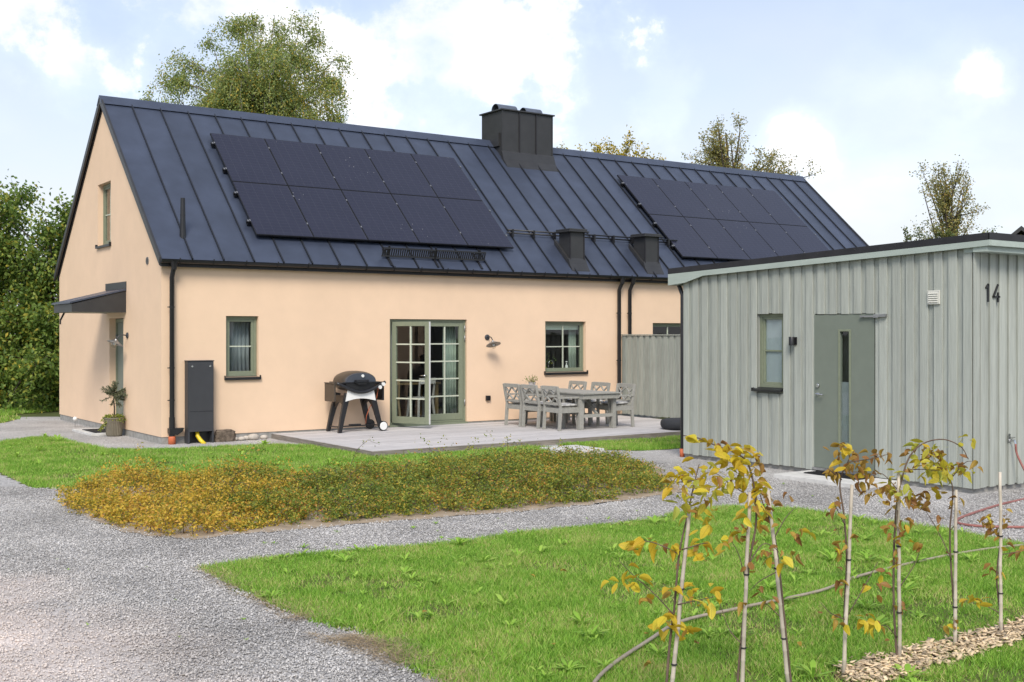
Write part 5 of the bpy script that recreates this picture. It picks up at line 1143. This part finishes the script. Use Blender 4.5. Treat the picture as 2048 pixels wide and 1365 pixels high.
# ------------------------------------------------------------------ grass
def grass_mat(name, stops):
    return ramp_leaf(name, stops, .3, .55, pos=(1.7, 1.15))
M['grass'] = grass_mat('grass_blade', [(0, (.13, .26, .028)), (.32, (.20, .41, .042)), (.6, (.29, .52, .06)), (.8, (.40, .55, .11)), (1, (.56, .49, .21))])
def blades(name, label, polys, dens, h0, h1, wd, seed, skip=()):
    rg = np.random.default_rng(seed); X = []; Y = []
    for poly in polys:
        xs, ys = [p[0] for p in poly], [p[1] for p in poly]; A = (max(xs)-min(xs))*(max(ys)-min(ys)); n = int(A*dens)
        x = rg.uniform(min(xs), max(xs), n); y = rg.uniform(min(ys), max(ys), n)
        # a few blades grow past the edge
        jx, jy = rg.normal(size=n)*.05, rg.normal(size=n)*.05
        k = inside(poly, x+jx, y+jy)
        # nothing behind the camera's reach
        px, py = x+6.396, y+19.775; dep = px*.5711+py*.8209; lat = px*.8209-py*.5711
        k &= (dep > 4.8) & (np.abs(lat/dep) < .53)
        bare = vnoise(x, y, 1.3, seed+3)*.6+vnoise(x, y, 4.1, seed+4)*.4
        k &= (rg.random(n) < np.clip((bare-.22)*4.5, .22, 1))
        for s in skip: k &= ~(inside(s, x, y) & (rg.random(n) > .25))
        X.append(x[k]); Y.append(y[k])
    x = np.concatenate(X); y = np.concatenate(Y); n = len(x)
    hh = (h0+(h1-h0)*rg.random(n)**1.6)*(.65+.7*vnoise(x, y, .9, seed+7)+.35*(vnoise(x, y, 3.3, seed+8)-.5))
    a = rg.random(n)*6.283; ln = rg.normal(size=(n, 2))*.55*hh[:, None]
    cx, sy = np.cos(a)*wd/2, np.sin(a)*wd/2; z = np.full(n, .0)
    v = np.empty((n, 3, 3), np.float32); v[:, 0] = np.stack([x-cx, y-sy, z], 1); v[:, 1] = np.stack([x+cx, y+sy, z], 1); v[:, 2] = np.stack([x+ln[:, 0], y+ln[:, 1], hh], 1)
    o = raw(name, v.reshape(-1, 3), np.arange(n*3).reshape(-1, 3), 'grass', kind='stuff'); tag(o, label, 'grass')
MULCH = [(-1.35,-15.72),(-1.2,-15.5),(-.85,-15.49),(-.4,-15.5),(.13,-15.5),(.58,-15.5),(1.4,-15.42),(1.5,-15.7),(.6,-15.72),(-.3,-15.77),(-.8,-15.79),(-1.2,-15.84)]
DRY = [(-3.22,-12.6),(-3.02,-12.75),(-2.86,-13.2),(-2.9,-13.55),(-3.0,-14.1),(-3.16,-14.0),(-3.2,-13.5),(-3.33,-13.1)]
blades('grass', 'mown green grass of the front lawn', [L_FRONT], 16500, .016, .050, .0066, 61, (MULCH,))
blades('grass', 'mown green grass of the lawn before the house', [L_HOUSE, L_STRIP], 5200, .022, .055, .010, 62)
blades('grass', 'green grass below the trees at the far left', [L_FAR], 900, .04, .09, .022, 63)
# weeds in the lawn
def rosette(seed, n, L0):
    rg = random.Random(seed); b = MB()
    for k in range(n):
        a = k*2.4+rg.uniform(-.5, .5); el = rg.uniform(.35, 1.35); L = L0*rg.uniform(.6, 1.15); w_ = L*rg.uniform(.16, .26); d = Vector((math.cos(a), math.sin(a), 0)); s = Vector((-math.sin(a), math.cos(a), 0)); vs = []
        for i, (u, ww) in enumerate(((0, .25), (.35, .7), (.7, 1), (.9, .7), (1, .12))):
            r_ = L*u*math.cos(el*(1-.3*u)); z = L*math.sin(el)*u*(1-.45*u)+.004; c = d*r_+Vector((0, 0, z)); wv = rg.uniform(.8, 1.2)
            vs += [c-s*w_*ww*wv/2+Vector((0, 0, .006)), c+s*w_*ww*wv/2+Vector((0, 0, .006))]
        b.add(vs, [(2*i, 2*i+1, 2*i+3, 2*i+2) for i in range(4)])
    return b.mesh('weed_plant', 'weedleaf', True)
wm = [rosette(k, 6+k, .10+.02*(k % 4)) for k in range(8)]
rg = random.Random(5)
def weeds(poly, n, s0, s1, label, group, seed):
    rg = random.Random(seed); xs, ys = [p[0] for p in poly], [p[1] for p in poly]; k = 0; tries = 0
    while k < n and tries < 9000:
        tries += 1
        x, y = rg.uniform(min(xs), max(xs)), rg.uniform(min(ys), max(ys))
        px, py = x+6.396, y+19.775; dep = px*.5711+py*.8209; lat = px*.8209-py*.5711
        if dep < 5.5 or abs(lat/dep) > .45 or not inside(poly, np.array([x]), np.array([y]))[0]: continue
        if inside(MULCH, np.array([x]), np.array([y]))[0]: continue
        s = rg.uniform(s0, s1)
        o = link('weed_plant', wm[rg.randrange(8)], None, (x, y, 0), (0, 0, rg.uniform(0, 6.28)), (s, s, s*rg.uniform(.7, 1.1))); tag(o, label, 'weed', group); k += 1
weeds(L_FRONT, 240, .35, 1.0, 'bright green broad leaved weed growing in the front lawn', 'weeds in the front lawn', 71)
weeds(L_HOUSE, 44, .5, 1.3, 'bright green broad leaved weed in the lawn before the house', 'weeds in the house lawn', 72)
PATH = [(-3.0,-9.6),(-1.7,-9.65),(-.6,-9.8),(.4,-9.95),(1.7,-10.05),(3.2,-9.95),(4.6,-8),(5,-9.4),(4.6,-11.5),(3.5,-12),(3.3,-11),(2.7,-10.6),(1.2,-10.7),(-.9,-10.7),(-2.6,-10.45)]
weeds(PATH, 26, .18, .42, 'tiny green weed sprouting in the gravel path', 'weeds in the gravel path', 73)
weeds([(-4.6,-7),(-3.4,-7),(-3.3,-14),(-4.4,-13.5)], 9, .16, .32, 'tiny green weed sprouting in the gravel drive', 'weeds in the gravel drive', 74)
# dry grass patch at the lawn edge
def tufts(name, label, poly, n, h, seed, m):
    rg = np.random.default_rng(seed); xs, ys = [p[0] for p in poly], [p[1] for p in poly]
    x = rg.uniform(min(xs), max(xs), n*3); y = rg.uniform(min(ys), max(ys), n*3); k = inside(poly, x+rg.normal(size=n*3)*.05, y+rg.normal(size=n*3)*.05); x, y = x[k][:n], y[k][:n]; n = len(x)
    k = vnoise(x, y, 3.5, seed) > .3; x, y = x[k], y[k]; n = len(x)
    a = rg.random(n)*6.283; wd = .004; cx, sy = np.cos(a)*wd/2, np.sin(a)*wd/2; L = h*(.5+rg.random(n)); b_ = rg.random(n)*6.283; z0 = rg.random(n)*.025+.004
    v = np.empty((n, 3, 3), np.float32); v[:, 0] = np.stack([x-cx, y-sy, z0], 1); v[:, 1] = np.stack([x+cx, y+sy, z0], 1); v[:, 2] = np.stack([x+np.cos(b_)*L, y+np.sin(b_)*L, z0+rg.normal(size=n)*.012+.008], 1)
    tag(raw(name, v.reshape(-1, 3), np.arange(n*3).reshape(-1, 3), m, kind='stuff'), label, 'dry grass')
tufts('dry_grass', 'brown dry cut grass along the front lawn edge', DRY, 5200, .09, 81, 'drygrass')
tufts('dry_grass', 'thin brown fringe of dry grass at the left edge of the front lawn', [(-3.2,-10.7),(-3.05,-10.75),(-3.08,-11.5),(-3.06,-12.2),(-2.95,-12.8),(-3.2,-12.85),(-3.28,-12.2),(-3.26,-11.5)], 1700, .06, 83, 'drygrass')
tufts('dry_grass', 'brown dry grass along the edge of the gravel', [(-3.3,-13.9),(-2.95,-13.9),(-2.85,-14.6),(-3.2,-15.2)], 900, .08, 82, 'drygrass')
# a few fallen leaves
def fallen():
    rg = random.Random(17); k = 0
    while k < 24:
        x, y = rg.uniform(-2.6, 2.4), rg.uniform(-15.6, -12.3)
        px, py = x+6.396, y+19.775; dep = px*.5711+py*.8209; lat = px*.8209-py*.5711
        if dep < 5.9 or abs(lat/dep) > .43: continue
        s = rg.uniform(.04, .065); o = link('fallen_leaf', LM['o'][rg.randrange(6)], None, (x, y, .045), (rg.uniform(-.5, .5), rg.uniform(-.3, .3), rg.uniform(0, 6.28)), (s, s, s))
        tag(o, 'small brown fallen leaf lying in the front lawn grass', 'leaf', 'fallen leaves in the lawn'); k += 1
# wood chip mulch below the saplings
sheet('mulch_strip', MULCH, .008, 'mulchbase', .04, seed=9)
def chips():
    rg = np.random.default_rng(91); n = 2600; xs, ys = [p[0] for p in MULCH], [p[1] for p in MULCH]
    x = rg.uniform(min(xs), max(xs), n*3); y = rg.uniform(min(ys), max(ys), n*3); k = inside(MULCH, x+rg.normal(size=n*3)*.025, y+rg.normal(size=n*3)*.025); x, y = x[k][:n], y[k][:n]; n = len(x)
    B = np.array([(-1,-1,-1),(1,-1,-1),(1,1,-1),(-1,1,-1),(-1,-1,1),(1,-1,1),(1,1,1),(-1,1,1)])*.5
    Fq = np.array([(0,3,2,1),(4,5,6,7),(0,1,5,4),(1,2,6,5),(2,3,7,6),(3,0,4,7)])
    sc = np.stack([.018+.03*rg.random(n), .010+.012*rg.random(n), .003+.004*rg.random(n)], 1)
    v = B[None]*sc[:, None]*(1+.35*rg.normal(size=(n, 8, 1))*.5); a = rg.random(n)*6.283; t_ = rg.normal(size=n)*.35
    c, s = np.cos(t_)[:, None], np.sin(t_)[:, None]; v = np.stack([v[..., 0]*c-v[..., 2]*s, v[..., 1], v[..., 0]*s+v[..., 2]*c], -1)
    c, s = np.cos(a)[:, None], np.sin(a)[:, None]; v = np.stack([v[..., 0]*c-v[..., 1]*s, v[..., 0]*s+v[..., 1]*c, v[..., 2]], -1)
    v += np.stack([x, y, .012+.03*rg.random(n)], 1)[:, None]
    f = (np.arange(n)[:, None, None]*8+Fq[None]).reshape(-1, 4)
    tag(raw('wood_chips', v.reshape(-1, 3), f, 'chip', kind='stuff'), 'pale wood chip mulch below the sapling row', 'wood chips')
chips()
# ------------------------------------------------------------------ loose gravel stones near the camera
def stones():
    rg = np.random.default_rng(95); n = 640000
    x = rg.uniform(-8, 7.4, n); y = rg.uniform(-15.5, -4.4, n); px, py = x+6.396, y+19.775; dep = px*.5711+py*.8209; lat = px*.8209-py*.5711
    k = (dep > 5.4) & (dep < 17.5) & (np.abs(lat/dep) < .5) & ~inside(L_FRONT, x+rg.normal(size=n)*.05, y+rg.normal(size=n)*.05) & ~inside(L_HOUSE, x, y)
    k &= rg.random(n) < np.clip(9.5/dep, 0, 1)**1.6
    k &= ~((x > 5.1) & (y > -11.75) & (y < -6.6)) & ~((x < -4.3) & (y < -10.2) & (rg.random(n) < .55))
    ins = inside(SOIL, x+rg.normal(size=n)*.06, y+rg.normal(size=n)*.06); k &= ~(ins & (rg.random(n) > .02))
    x, y = x[k], y[k]; n = len(x)
    O = np.array([(1,0,0),(0,1,0),(-1,0,0),(0,-1,0),(0,0,1),(0,0,-1)], float)
    Ft = np.array([(0,1,4),(1,2,4),(2,3,4),(3,0,4),(1,0,5),(2,1,5),(3,2,5),(0,3,5)])
    sz = (.0045+.0055*rg.random(n)**1.5)
    v = O[None]*(1+.28*rg.normal(size=(n, 6, 1)))*sz[:, None, None]*np.array([1.25, 1, .75]); v = v+rg.normal(size=(n, 6, 3))*.22*sz[:, None, None]
    a = rg.random(n)*6.283; c, s = np.cos(a)[:, None], np.sin(a)[:, None]; v = np.stack([v[..., 0]*c-v[..., 1]*s, v[..., 0]*s+v[..., 1]*c, v[..., 2]], -1)
    v += np.stack([x, y, -.002+.007*rg.random(n)], 1)[:, None]
    f = (np.arange(n)[:, None, None]*6+Ft[None]).reshape(-1, 3)
    tag(raw('gravel', v.reshape(-1, 3), f, 'gravelstone', kind='stuff'), 'loose grey gravel of the drive and path', 'gravel'); print('stones', n)
stones()

# ------------------------------------------------------------------ young beech saplings on bamboo stakes
SAPLINGS = [
 dict(stake=((-2.554, -15.588, -0.02),(-2.467, -15.649, 1.063)),
  stems=[[(-2.571, -15.576, -0.01),(-2.547, -15.593, 0.355),(-2.527, -15.607, 0.55),(-2.507, -15.621, 0.819),(-2.477, -15.642, 0.99),(-2.447, -15.663, 1.161),(-2.427, -15.677, 1.258)],
   [(-2.531, -15.604, 0.526),(-2.607, -15.551, 0.624),(-2.697, -15.488, 0.721),(-2.747, -15.454, 0.782)],
   [(-2.507, -15.621, 0.819),(-2.567, -15.579, 0.855),(-2.637, -15.53, 0.88),(-2.697, -15.488, 0.868)],
   [(-2.517, -15.614, 0.575),(-2.447, -15.663, 0.611),(-2.367, -15.718, 0.648)],
   [(-2.499, -15.626, 0.843),(-2.427, -15.677, 0.88),(-2.407, -15.691, 0.892)],
   [(-2.437, -15.67, 1.185),(-2.527, -15.607, 1.173),(-2.551, -15.59, 1.209)]],
  leaves=[((-2.437, -15.67, 1.209),0.122,0.073,15,"y"),((-2.457, -15.656, 1.112),0.110,0.085,15,"g"),((-2.427, -15.677, 1.002),0.073,0.068,8,"g"),((-2.537, -15.6, 1.197),0.049,0.049,6,"y"),((-2.767, -15.44, 0.697),0.044,0.020,2,"y"),((-2.703, -15.484, 0.709),0.054,0.049,7,"y"),((-2.657, -15.516, 0.873),0.083,0.029,9,"y"),((-2.537, -15.6, 0.848),0.034,0.024,4,"y"),((-2.427, -15.677, 0.807),0.034,0.020,3,"y"),((-2.411, -15.688, 0.88),0.034,0.024,4,"y"),((-2.417, -15.684, 0.636),0.098,0.049,12,"y"),((-2.557, -15.586, 0.489),0.049,0.061,9,"y"),((-2.627, -15.537, 0.611),0.039,0.034,4,"o"),((-2.487, -15.635, 0.453),0.034,0.049,5,"y"),((-2.537, -15.6, 0.648),0.049,0.029,3,"y")]),
 dict(stake=((-2.058, -15.597, -0.02),(-2.022, -15.622, 1.086)),
  stems=[[(-2.081, -15.581, -0.01),(-2.064, -15.593, 0.203),(-2.043, -15.607, 0.459),(-2.022, -15.622, 0.715),(-1.992, -15.642, 0.92),(-1.997, -15.639, 1.086),(-2.026, -15.619, 1.227),(-2.074, -15.585, 1.283),(-2.159, -15.527, 1.322),(-2.232, -15.476, 1.36),(-2.299, -15.429, 1.375)],
   [(-2.022, -15.622, 0.728),(-1.959, -15.666, 0.812),(-1.896, -15.71, 0.779),(-1.858, -15.736, 0.72)],
   [(-2.034, -15.613, 0.612),(-2.068, -15.59, 0.766),(-2.102, -15.566, 0.843)],
   [(-1.997, -15.639, 1.048),(-2.085, -15.578, 1.112),(-2.169, -15.52, 1.189)],
   [(-1.997, -15.639, 1.048),(-1.927, -15.688, 0.945)],
   [(-2.053, -15.6, 0.305),(-2.106, -15.563, 0.382),(-2.148, -15.534, 0.536)]],
  leaves=[((-2.043, -15.607, 1.253),0.102,0.064,16,"y"),((-2.116, -15.556, 1.304),0.082,0.056,14,"y"),((-2.137, -15.542, 1.163),0.115,0.077,20,"g"),((-2.022, -15.622, 1.125),0.082,0.097,18,"y"),((-2.011, -15.629, 0.971),0.067,0.072,10,"y"),((-2.264, -15.454, 1.363),0.036,0.020,3,"y"),((-2.169, -15.52, 1.342),0.041,0.026,3,"o"),((-1.98, -15.651, 1.189),0.036,0.056,6,"o"),((-2.074, -15.585, 0.881),0.067,0.051,9,"o"),((-2.127, -15.549, 0.83),0.036,0.036,4,"y"),((-1.906, -15.702, 0.779),0.082,0.041,7,"o"),((-1.871, -15.727, 0.728),0.020,0.036,2,"y"),((-2.026, -15.619, 0.715),0.031,0.036,4,"o"),((-2.06, -15.596, 0.51),0.036,0.026,2,"o")]),
 dict(stake=((-1.703, -15.604, -0.02),(-1.796, -15.54, 1.072)),
  stems=[[(-1.692, -15.612, -0.01),(-1.702, -15.605, 0.146),(-1.724, -15.589, 0.411),(-1.746, -15.574, 0.675),(-1.772, -15.556, 0.861),(-1.807, -15.532, 0.967),(-1.833, -15.514, 1.059)],
   [(-1.742, -15.577, 0.649),(-1.833, -15.514, 0.596),(-1.887, -15.476, 0.543)],
   [(-1.729, -15.586, 0.384),(-1.789, -15.544, 0.451),(-1.844, -15.506, 0.517)],
   [(-1.768, -15.559, 0.821),(-1.713, -15.597, 0.914),(-1.659, -15.635, 0.967)]],
  leaves=[((-1.746, -15.574, 1.019),0.095,0.048,7,"o"),((-1.778, -15.552, 0.94),0.079,0.053,6,"o"),((-1.685, -15.617, 0.847),0.053,0.032,4,"o"),((-1.833, -15.514, 1.019),0.037,0.079,5,"o"),((-1.811, -15.529, 0.517),0.079,0.066,5,"o"),((-1.681, -15.62, 0.742),0.026,0.037,2,"o"),((-1.844, -15.506, 0.768),0.026,0.048,3,"o"),((-1.626, -15.657, 0.845),0.021,0.011,1,"y")]),
 dict(stake=((-1.265, -15.597, -0.02),(-1.223, -15.627, 1.065)),
  stems=[[(-1.262, -15.6, -0.01),(-1.253, -15.606, 0.376),(-1.244, -15.613, 0.652),(-1.257, -15.603, 0.9),(-1.275, -15.591, 1.052),(-1.262, -15.6, 1.134),(-1.23, -15.622, 1.217),(-1.244, -15.613, 1.286)],
   [(-1.241, -15.614, 0.349),(-1.144, -15.682, 0.528),(-1.087, -15.721, 0.624)],
   [(-1.271, -15.594, 1.093),(-1.314, -15.564, 1.134),(-1.348, -15.54, 1.162)],
   [(-1.246, -15.611, 1.189),(-1.144, -15.682, 1.217),(-1.081, -15.726, 1.25)],
   [(-1.257, -15.603, 0.845),(-1.298, -15.575, 0.928),(-1.32, -15.559, 0.969)],
   [(-1.253, -15.606, 0.321),(-1.325, -15.556, 0.363),(-1.382, -15.517, 0.431)]],
  leaves=[((-1.257, -15.603, 1.217),0.099,0.077,16,"o"),((-1.189, -15.65, 1.148),0.094,0.061,14,"o"),((-1.11, -15.705, 1.231),0.061,0.039,9,"o"),((-1.314, -15.564, 1.121),0.061,0.033,7,"o"),((-1.257, -15.603, 1.272),0.039,0.039,5,"y"),((-1.144, -15.682, 1.052),0.066,0.044,7,"o"),((-1.307, -15.569, 0.955),0.044,0.044,6,"o"),((-1.28, -15.587, 0.721),0.050,0.072,7,"o"),((-1.28, -15.587, 0.514),0.028,0.033,3,"o"),((-1.155, -15.674, 0.321),0.066,0.028,8,"y"),((-1.291, -15.58, 0.307),0.028,0.033,4,"o"),((-1.212, -15.635, 0.776),0.017,0.033,2,"o"),((-1.087, -15.721, 0.597),0.028,0.039,3,"o"),((-1.11, -15.705, 0.5),0.055,0.044,4,"o")]),
 dict(stake=((-0.771, -15.6, -0.02),(-0.778, -15.595, 1.101)),
  stems=[[(-0.78, -15.593, -0.01),(-0.792, -15.585, 0.281),(-0.794, -15.584, 0.597),(-0.782, -15.592, 0.885),(-0.759, -15.608, 1.043),(-0.719, -15.636, 1.187),(-0.653, -15.682, 1.265),(-0.558, -15.748, 1.288),(-0.475, -15.805, 1.245),(-0.44, -15.83, 1.173)],
   [(-0.778, -15.595, 0.424),(-0.7, -15.649, 0.568),(-0.664, -15.674, 0.683)],
   [(-0.771, -15.6, 0.986),(-0.842, -15.551, 1.086),(-0.889, -15.518, 1.058)],
   [(-0.723, -15.633, 1.115),(-0.653, -15.682, 1.115),(-0.558, -15.748, 1.101)],
   [(-0.782, -15.592, 0.151),(-0.842, -15.551, 0.223),(-0.877, -15.526, 0.237)],
   [(-0.78, -15.593, 0.885),(-0.818, -15.567, 0.827)]],
  leaves=[((-0.653, -15.682, 1.187),0.127,0.063,20,"o"),((-0.629, -15.699, 1.23),0.098,0.040,12,"g"),((-0.771, -15.6, 1.029),0.081,0.086,14,"g"),((-0.629, -15.699, 1.13),0.115,0.063,14,"g"),((-0.806, -15.575, 0.942),0.046,0.046,6,"o"),((-0.735, -15.625, 0.942),0.052,0.058,6,"o"),((-0.842, -15.551, 1.014),0.063,0.040,8,"o"),((-0.794, -15.584, 0.77),0.058,0.063,10,"o"),((-0.735, -15.625, 0.799),0.040,0.046,5,"o"),((-0.676, -15.666, 0.683),0.029,0.046,4,"o"),((-0.782, -15.592, 0.611),0.035,0.086,5,"o"),((-0.877, -15.526, 0.209),0.023,0.035,2,"o"),((-0.771, -15.6, 0.324),0.035,0.058,3,"o"),((-0.475, -15.805, 1.288),0.063,0.023,4,"g")]),
 dict(stake=((-0.244, -15.6, -0.02),(-0.237, -15.605, 0.959)),
  stems=[[(-0.232, -15.609, -0.01),(-0.239, -15.603, 0.222),(-0.257, -15.591, 0.508),(-0.262, -15.588, 0.719),(-0.247, -15.598, 0.944),(-0.269, -15.583, 1.035),(-0.306, -15.557, 1.095)],
   [(-0.259, -15.59, 0.538),(-0.318, -15.548, 0.719),(-0.388, -15.5, 0.884)],
   [(-0.257, -15.591, 1.035),(-0.207, -15.626, 1.125),(-0.183, -15.643, 1.14)],
   [(-0.262, -15.588, 0.719),(-0.207, -15.626, 0.749)]],
  leaves=[((-0.257, -15.591, 1.065),0.114,0.060,18,"g"),((-0.195, -15.634, 1.11),0.078,0.048,9,"o"),((-0.318, -15.548, 1.08),0.060,0.060,8,"g"),((-0.405, -15.488, 0.899),0.066,0.060,12,"o"),((-0.343, -15.531, 0.944),0.060,0.042,6,"o"),((-0.244, -15.6, 0.899),0.042,0.066,5,"o"),((-0.318, -15.548, 0.794),0.048,0.042,3,"o"),((-0.269, -15.583, 0.147),0.036,0.042,3,"o"),((-0.146, -15.669, 0.283),0.066,0.042,6,"y")]),
 dict(stake=((0.239, -15.6, -0.02),(0.234, -15.596, 1.032)),
  stems=[[(0.257, -15.613, -0.01),(0.232, -15.595, 0.234),(0.224, -15.589, 0.39),(0.239, -15.6, 0.578),(0.252, -15.609, 0.735)],
   [(0.226, -15.591, 0.156),(0.167, -15.55, 0.187),(0.103, -15.505, 0.196)],
   [(0.232, -15.595, 0.516),(0.296, -15.639, 0.531),(0.347, -15.675, 0.547)],
   [(0.242, -15.602, 0.609),(0.193, -15.568, 0.688),(0.175, -15.555, 0.719)]],
  leaves=[((0.18, -15.559, 0.719),0.069,0.044,11,"o"),((0.206, -15.577, 0.656),0.044,0.038,4,"o"),((0.347, -15.675, 0.547),0.038,0.038,4,"o"),((0.262, -15.616, 0.641),0.031,0.094,4,"o"),((0.214, -15.582, 0.422),0.038,0.075,5,"o"),((0.27, -15.621, 0.766),0.031,0.050,3,"o")]),
]

def leaf_mesh(m, seed, curl, fold=.16):
    rg = random.Random(seed); vs = []; fs = []
    for i, (u, ww) in enumerate(((0, .06), (.12, .5), (.32, .92), (.55, 1), (.78, .68), (.93, .28), (1, .02))):
        z = -curl*u*u*.35; e = fold*ww+.03*math.sin(i*2.3+seed)
        vs += [(u, -.27*ww, z+e*.55+rg.uniform(-.012, .012)), (u, 0, z), (u, .27*ww, z+e*.55+rg.uniform(-.012, .012))]
    for i in range(6):
        for j in range(2): a = i*3+j; fs.append((a, a+1, a+4, a+3))
    b = MB(); b.add(vs, fs); me = bpy.data.meshes.new('leaf'); me.from_pydata(b.v, [], b.f); me.materials.append(LEAF[m]); me.polygons.foreach_set('use_smooth', [True]*len(me.polygons)); return me
LM = {m: [leaf_mesh(m, k, (.1, .5, .9, -.4, 1.3, .3)[k]*(1 if m != 'o' else 1.6), (.08, .2, .35, .15, .45, .28)[k]*(1 if m != 'o' else 1.5)) for k in range(6)] for m in 'ygo'}
SL_ = ['nearest sapling on the left of the row, with big yellow green leaves', 'second sapling from the left, arching over with dense yellow leaves', 'third sapling from the left, leaning thin with few brown leaves', 'fourth sapling from the left, brown yellow leaves in front of the shed door', 'fifth sapling from the left, arching to the right with dense olive brown leaves', 'sixth sapling from the left, olive leaves around its stake top', 'rightmost sapling of the row with a few curled brown leaves']
ST_ = ['bamboo stake of the nearest sapling at the left end of the row', 'bamboo stake of the second sapling from the left', 'bamboo stake leaning left beside the third sapling', 'reddish bamboo stake leaning right at the fourth sapling', 'upright bamboo stake of the fifth sapling from the left', 'bamboo stake of the sixth sapling from the left', 'tall bamboo stake at the right end of the sapling row']
FWD = np.array([.5711, .8209, 0]); RGT = np.array([.8209, -.5711, 0])
for si, (sp_, lab, slab_) in enumerate(zip(SAPLINGS, SL_, ST_)):
    rg = np.random.default_rng(200+si); off = np.array(sp_['stems'][0][0]); off[2] = 0
    t = thing('beech_sapling', lab, 'sapling', tuple(off), 0, 'young beech saplings in a row')
    for bi, st in enumerate(sp_['stems']):
        lean = rg.uniform(-.14, .14) if bi else 0; m_ = len(st); pts = []
        for i, p in enumerate(st):
            p = np.array(p)-off; p = p+FWD*(lean*(i/(m_-1))+(.02 if bi == 0 and i else 0)); pts.append(tuple(p))
        r0, r1 = (.0075, .0026) if bi == 0 else (.0034, .0014)
        sm = spline(pts, 5); b = MB(); b.tube(sm, [r0+(r1-r0)*i/(len(sm)-1) for i in range(len(sm))], 7); b.build('trunk' if bi == 0 else 'branch', 'sapbark', t, smooth=True)
    for c, ru, rv, n, pal in sp_['leaves']:
        c = np.array(c)-off
        for _ in range(int(n*(1.35 if pal == 'o' else 1.6)+.5)):
            a = rg.random()*6.283; q = rg.random()**.5
            p = c+RGT*math.cos(a)*q*ru+np.array([0, 0, math.sin(a)*q*rv])+FWD*rg.normal()*max(.03, ru*.5)
            pl = pal if rg.random() < .78 else rg.choice(list('yo'))
            s = {'y': .074, 'g': .069, 'o': .057}[pl]*rg.uniform(.65, 1.15)
            o = link('leaf', LM[pl][rg.integers(6)], t, tuple(p), (rg.uniform(-1.1, 1.1), rg.uniform(-.3, 1.2), rg.random()*6.283), (s, s, s))
            # short stalk to the nearest stem is hidden in the leaf base
    p0, p1 = (np.array(q) for q in sp_['stake'])
    k = thing('stake', slab_, 'stake', tuple(p0*[1, 1, 0]), 0, 'bamboo stakes of the saplings'); o0 = p0*[1, 1, 0]
    b = MB(); m_ = 9; pts = []; rs = []
    for i in range(m_+1):
        u = i/m_; c = p0+(p1-p0)*u-o0+rg.normal(size=3)*[.0015, .0015, 0]; rr_ = .0115-.0025*u
        if 0 < i < m_: pts += [tuple(c-(p1-p0)*.006), tuple(c), tuple(c+(p1-p0)*.006)]; rs += [rr_, rr_*1.16, rr_]
        else: pts.append(tuple(c)); rs.append(rr_)
    b.tube(pts, rs, 9); b.build('cane', 'bamboo', k, smooth=True)
    for u in (.28, .62): c = p0+(p1-p0)*u-o0; b = MB(); b.lathe([(.0145, -.004), (.016, 0), (.0145, .004)], tuple(c), 10); b.build('tie', 'tie', k)

fallen()
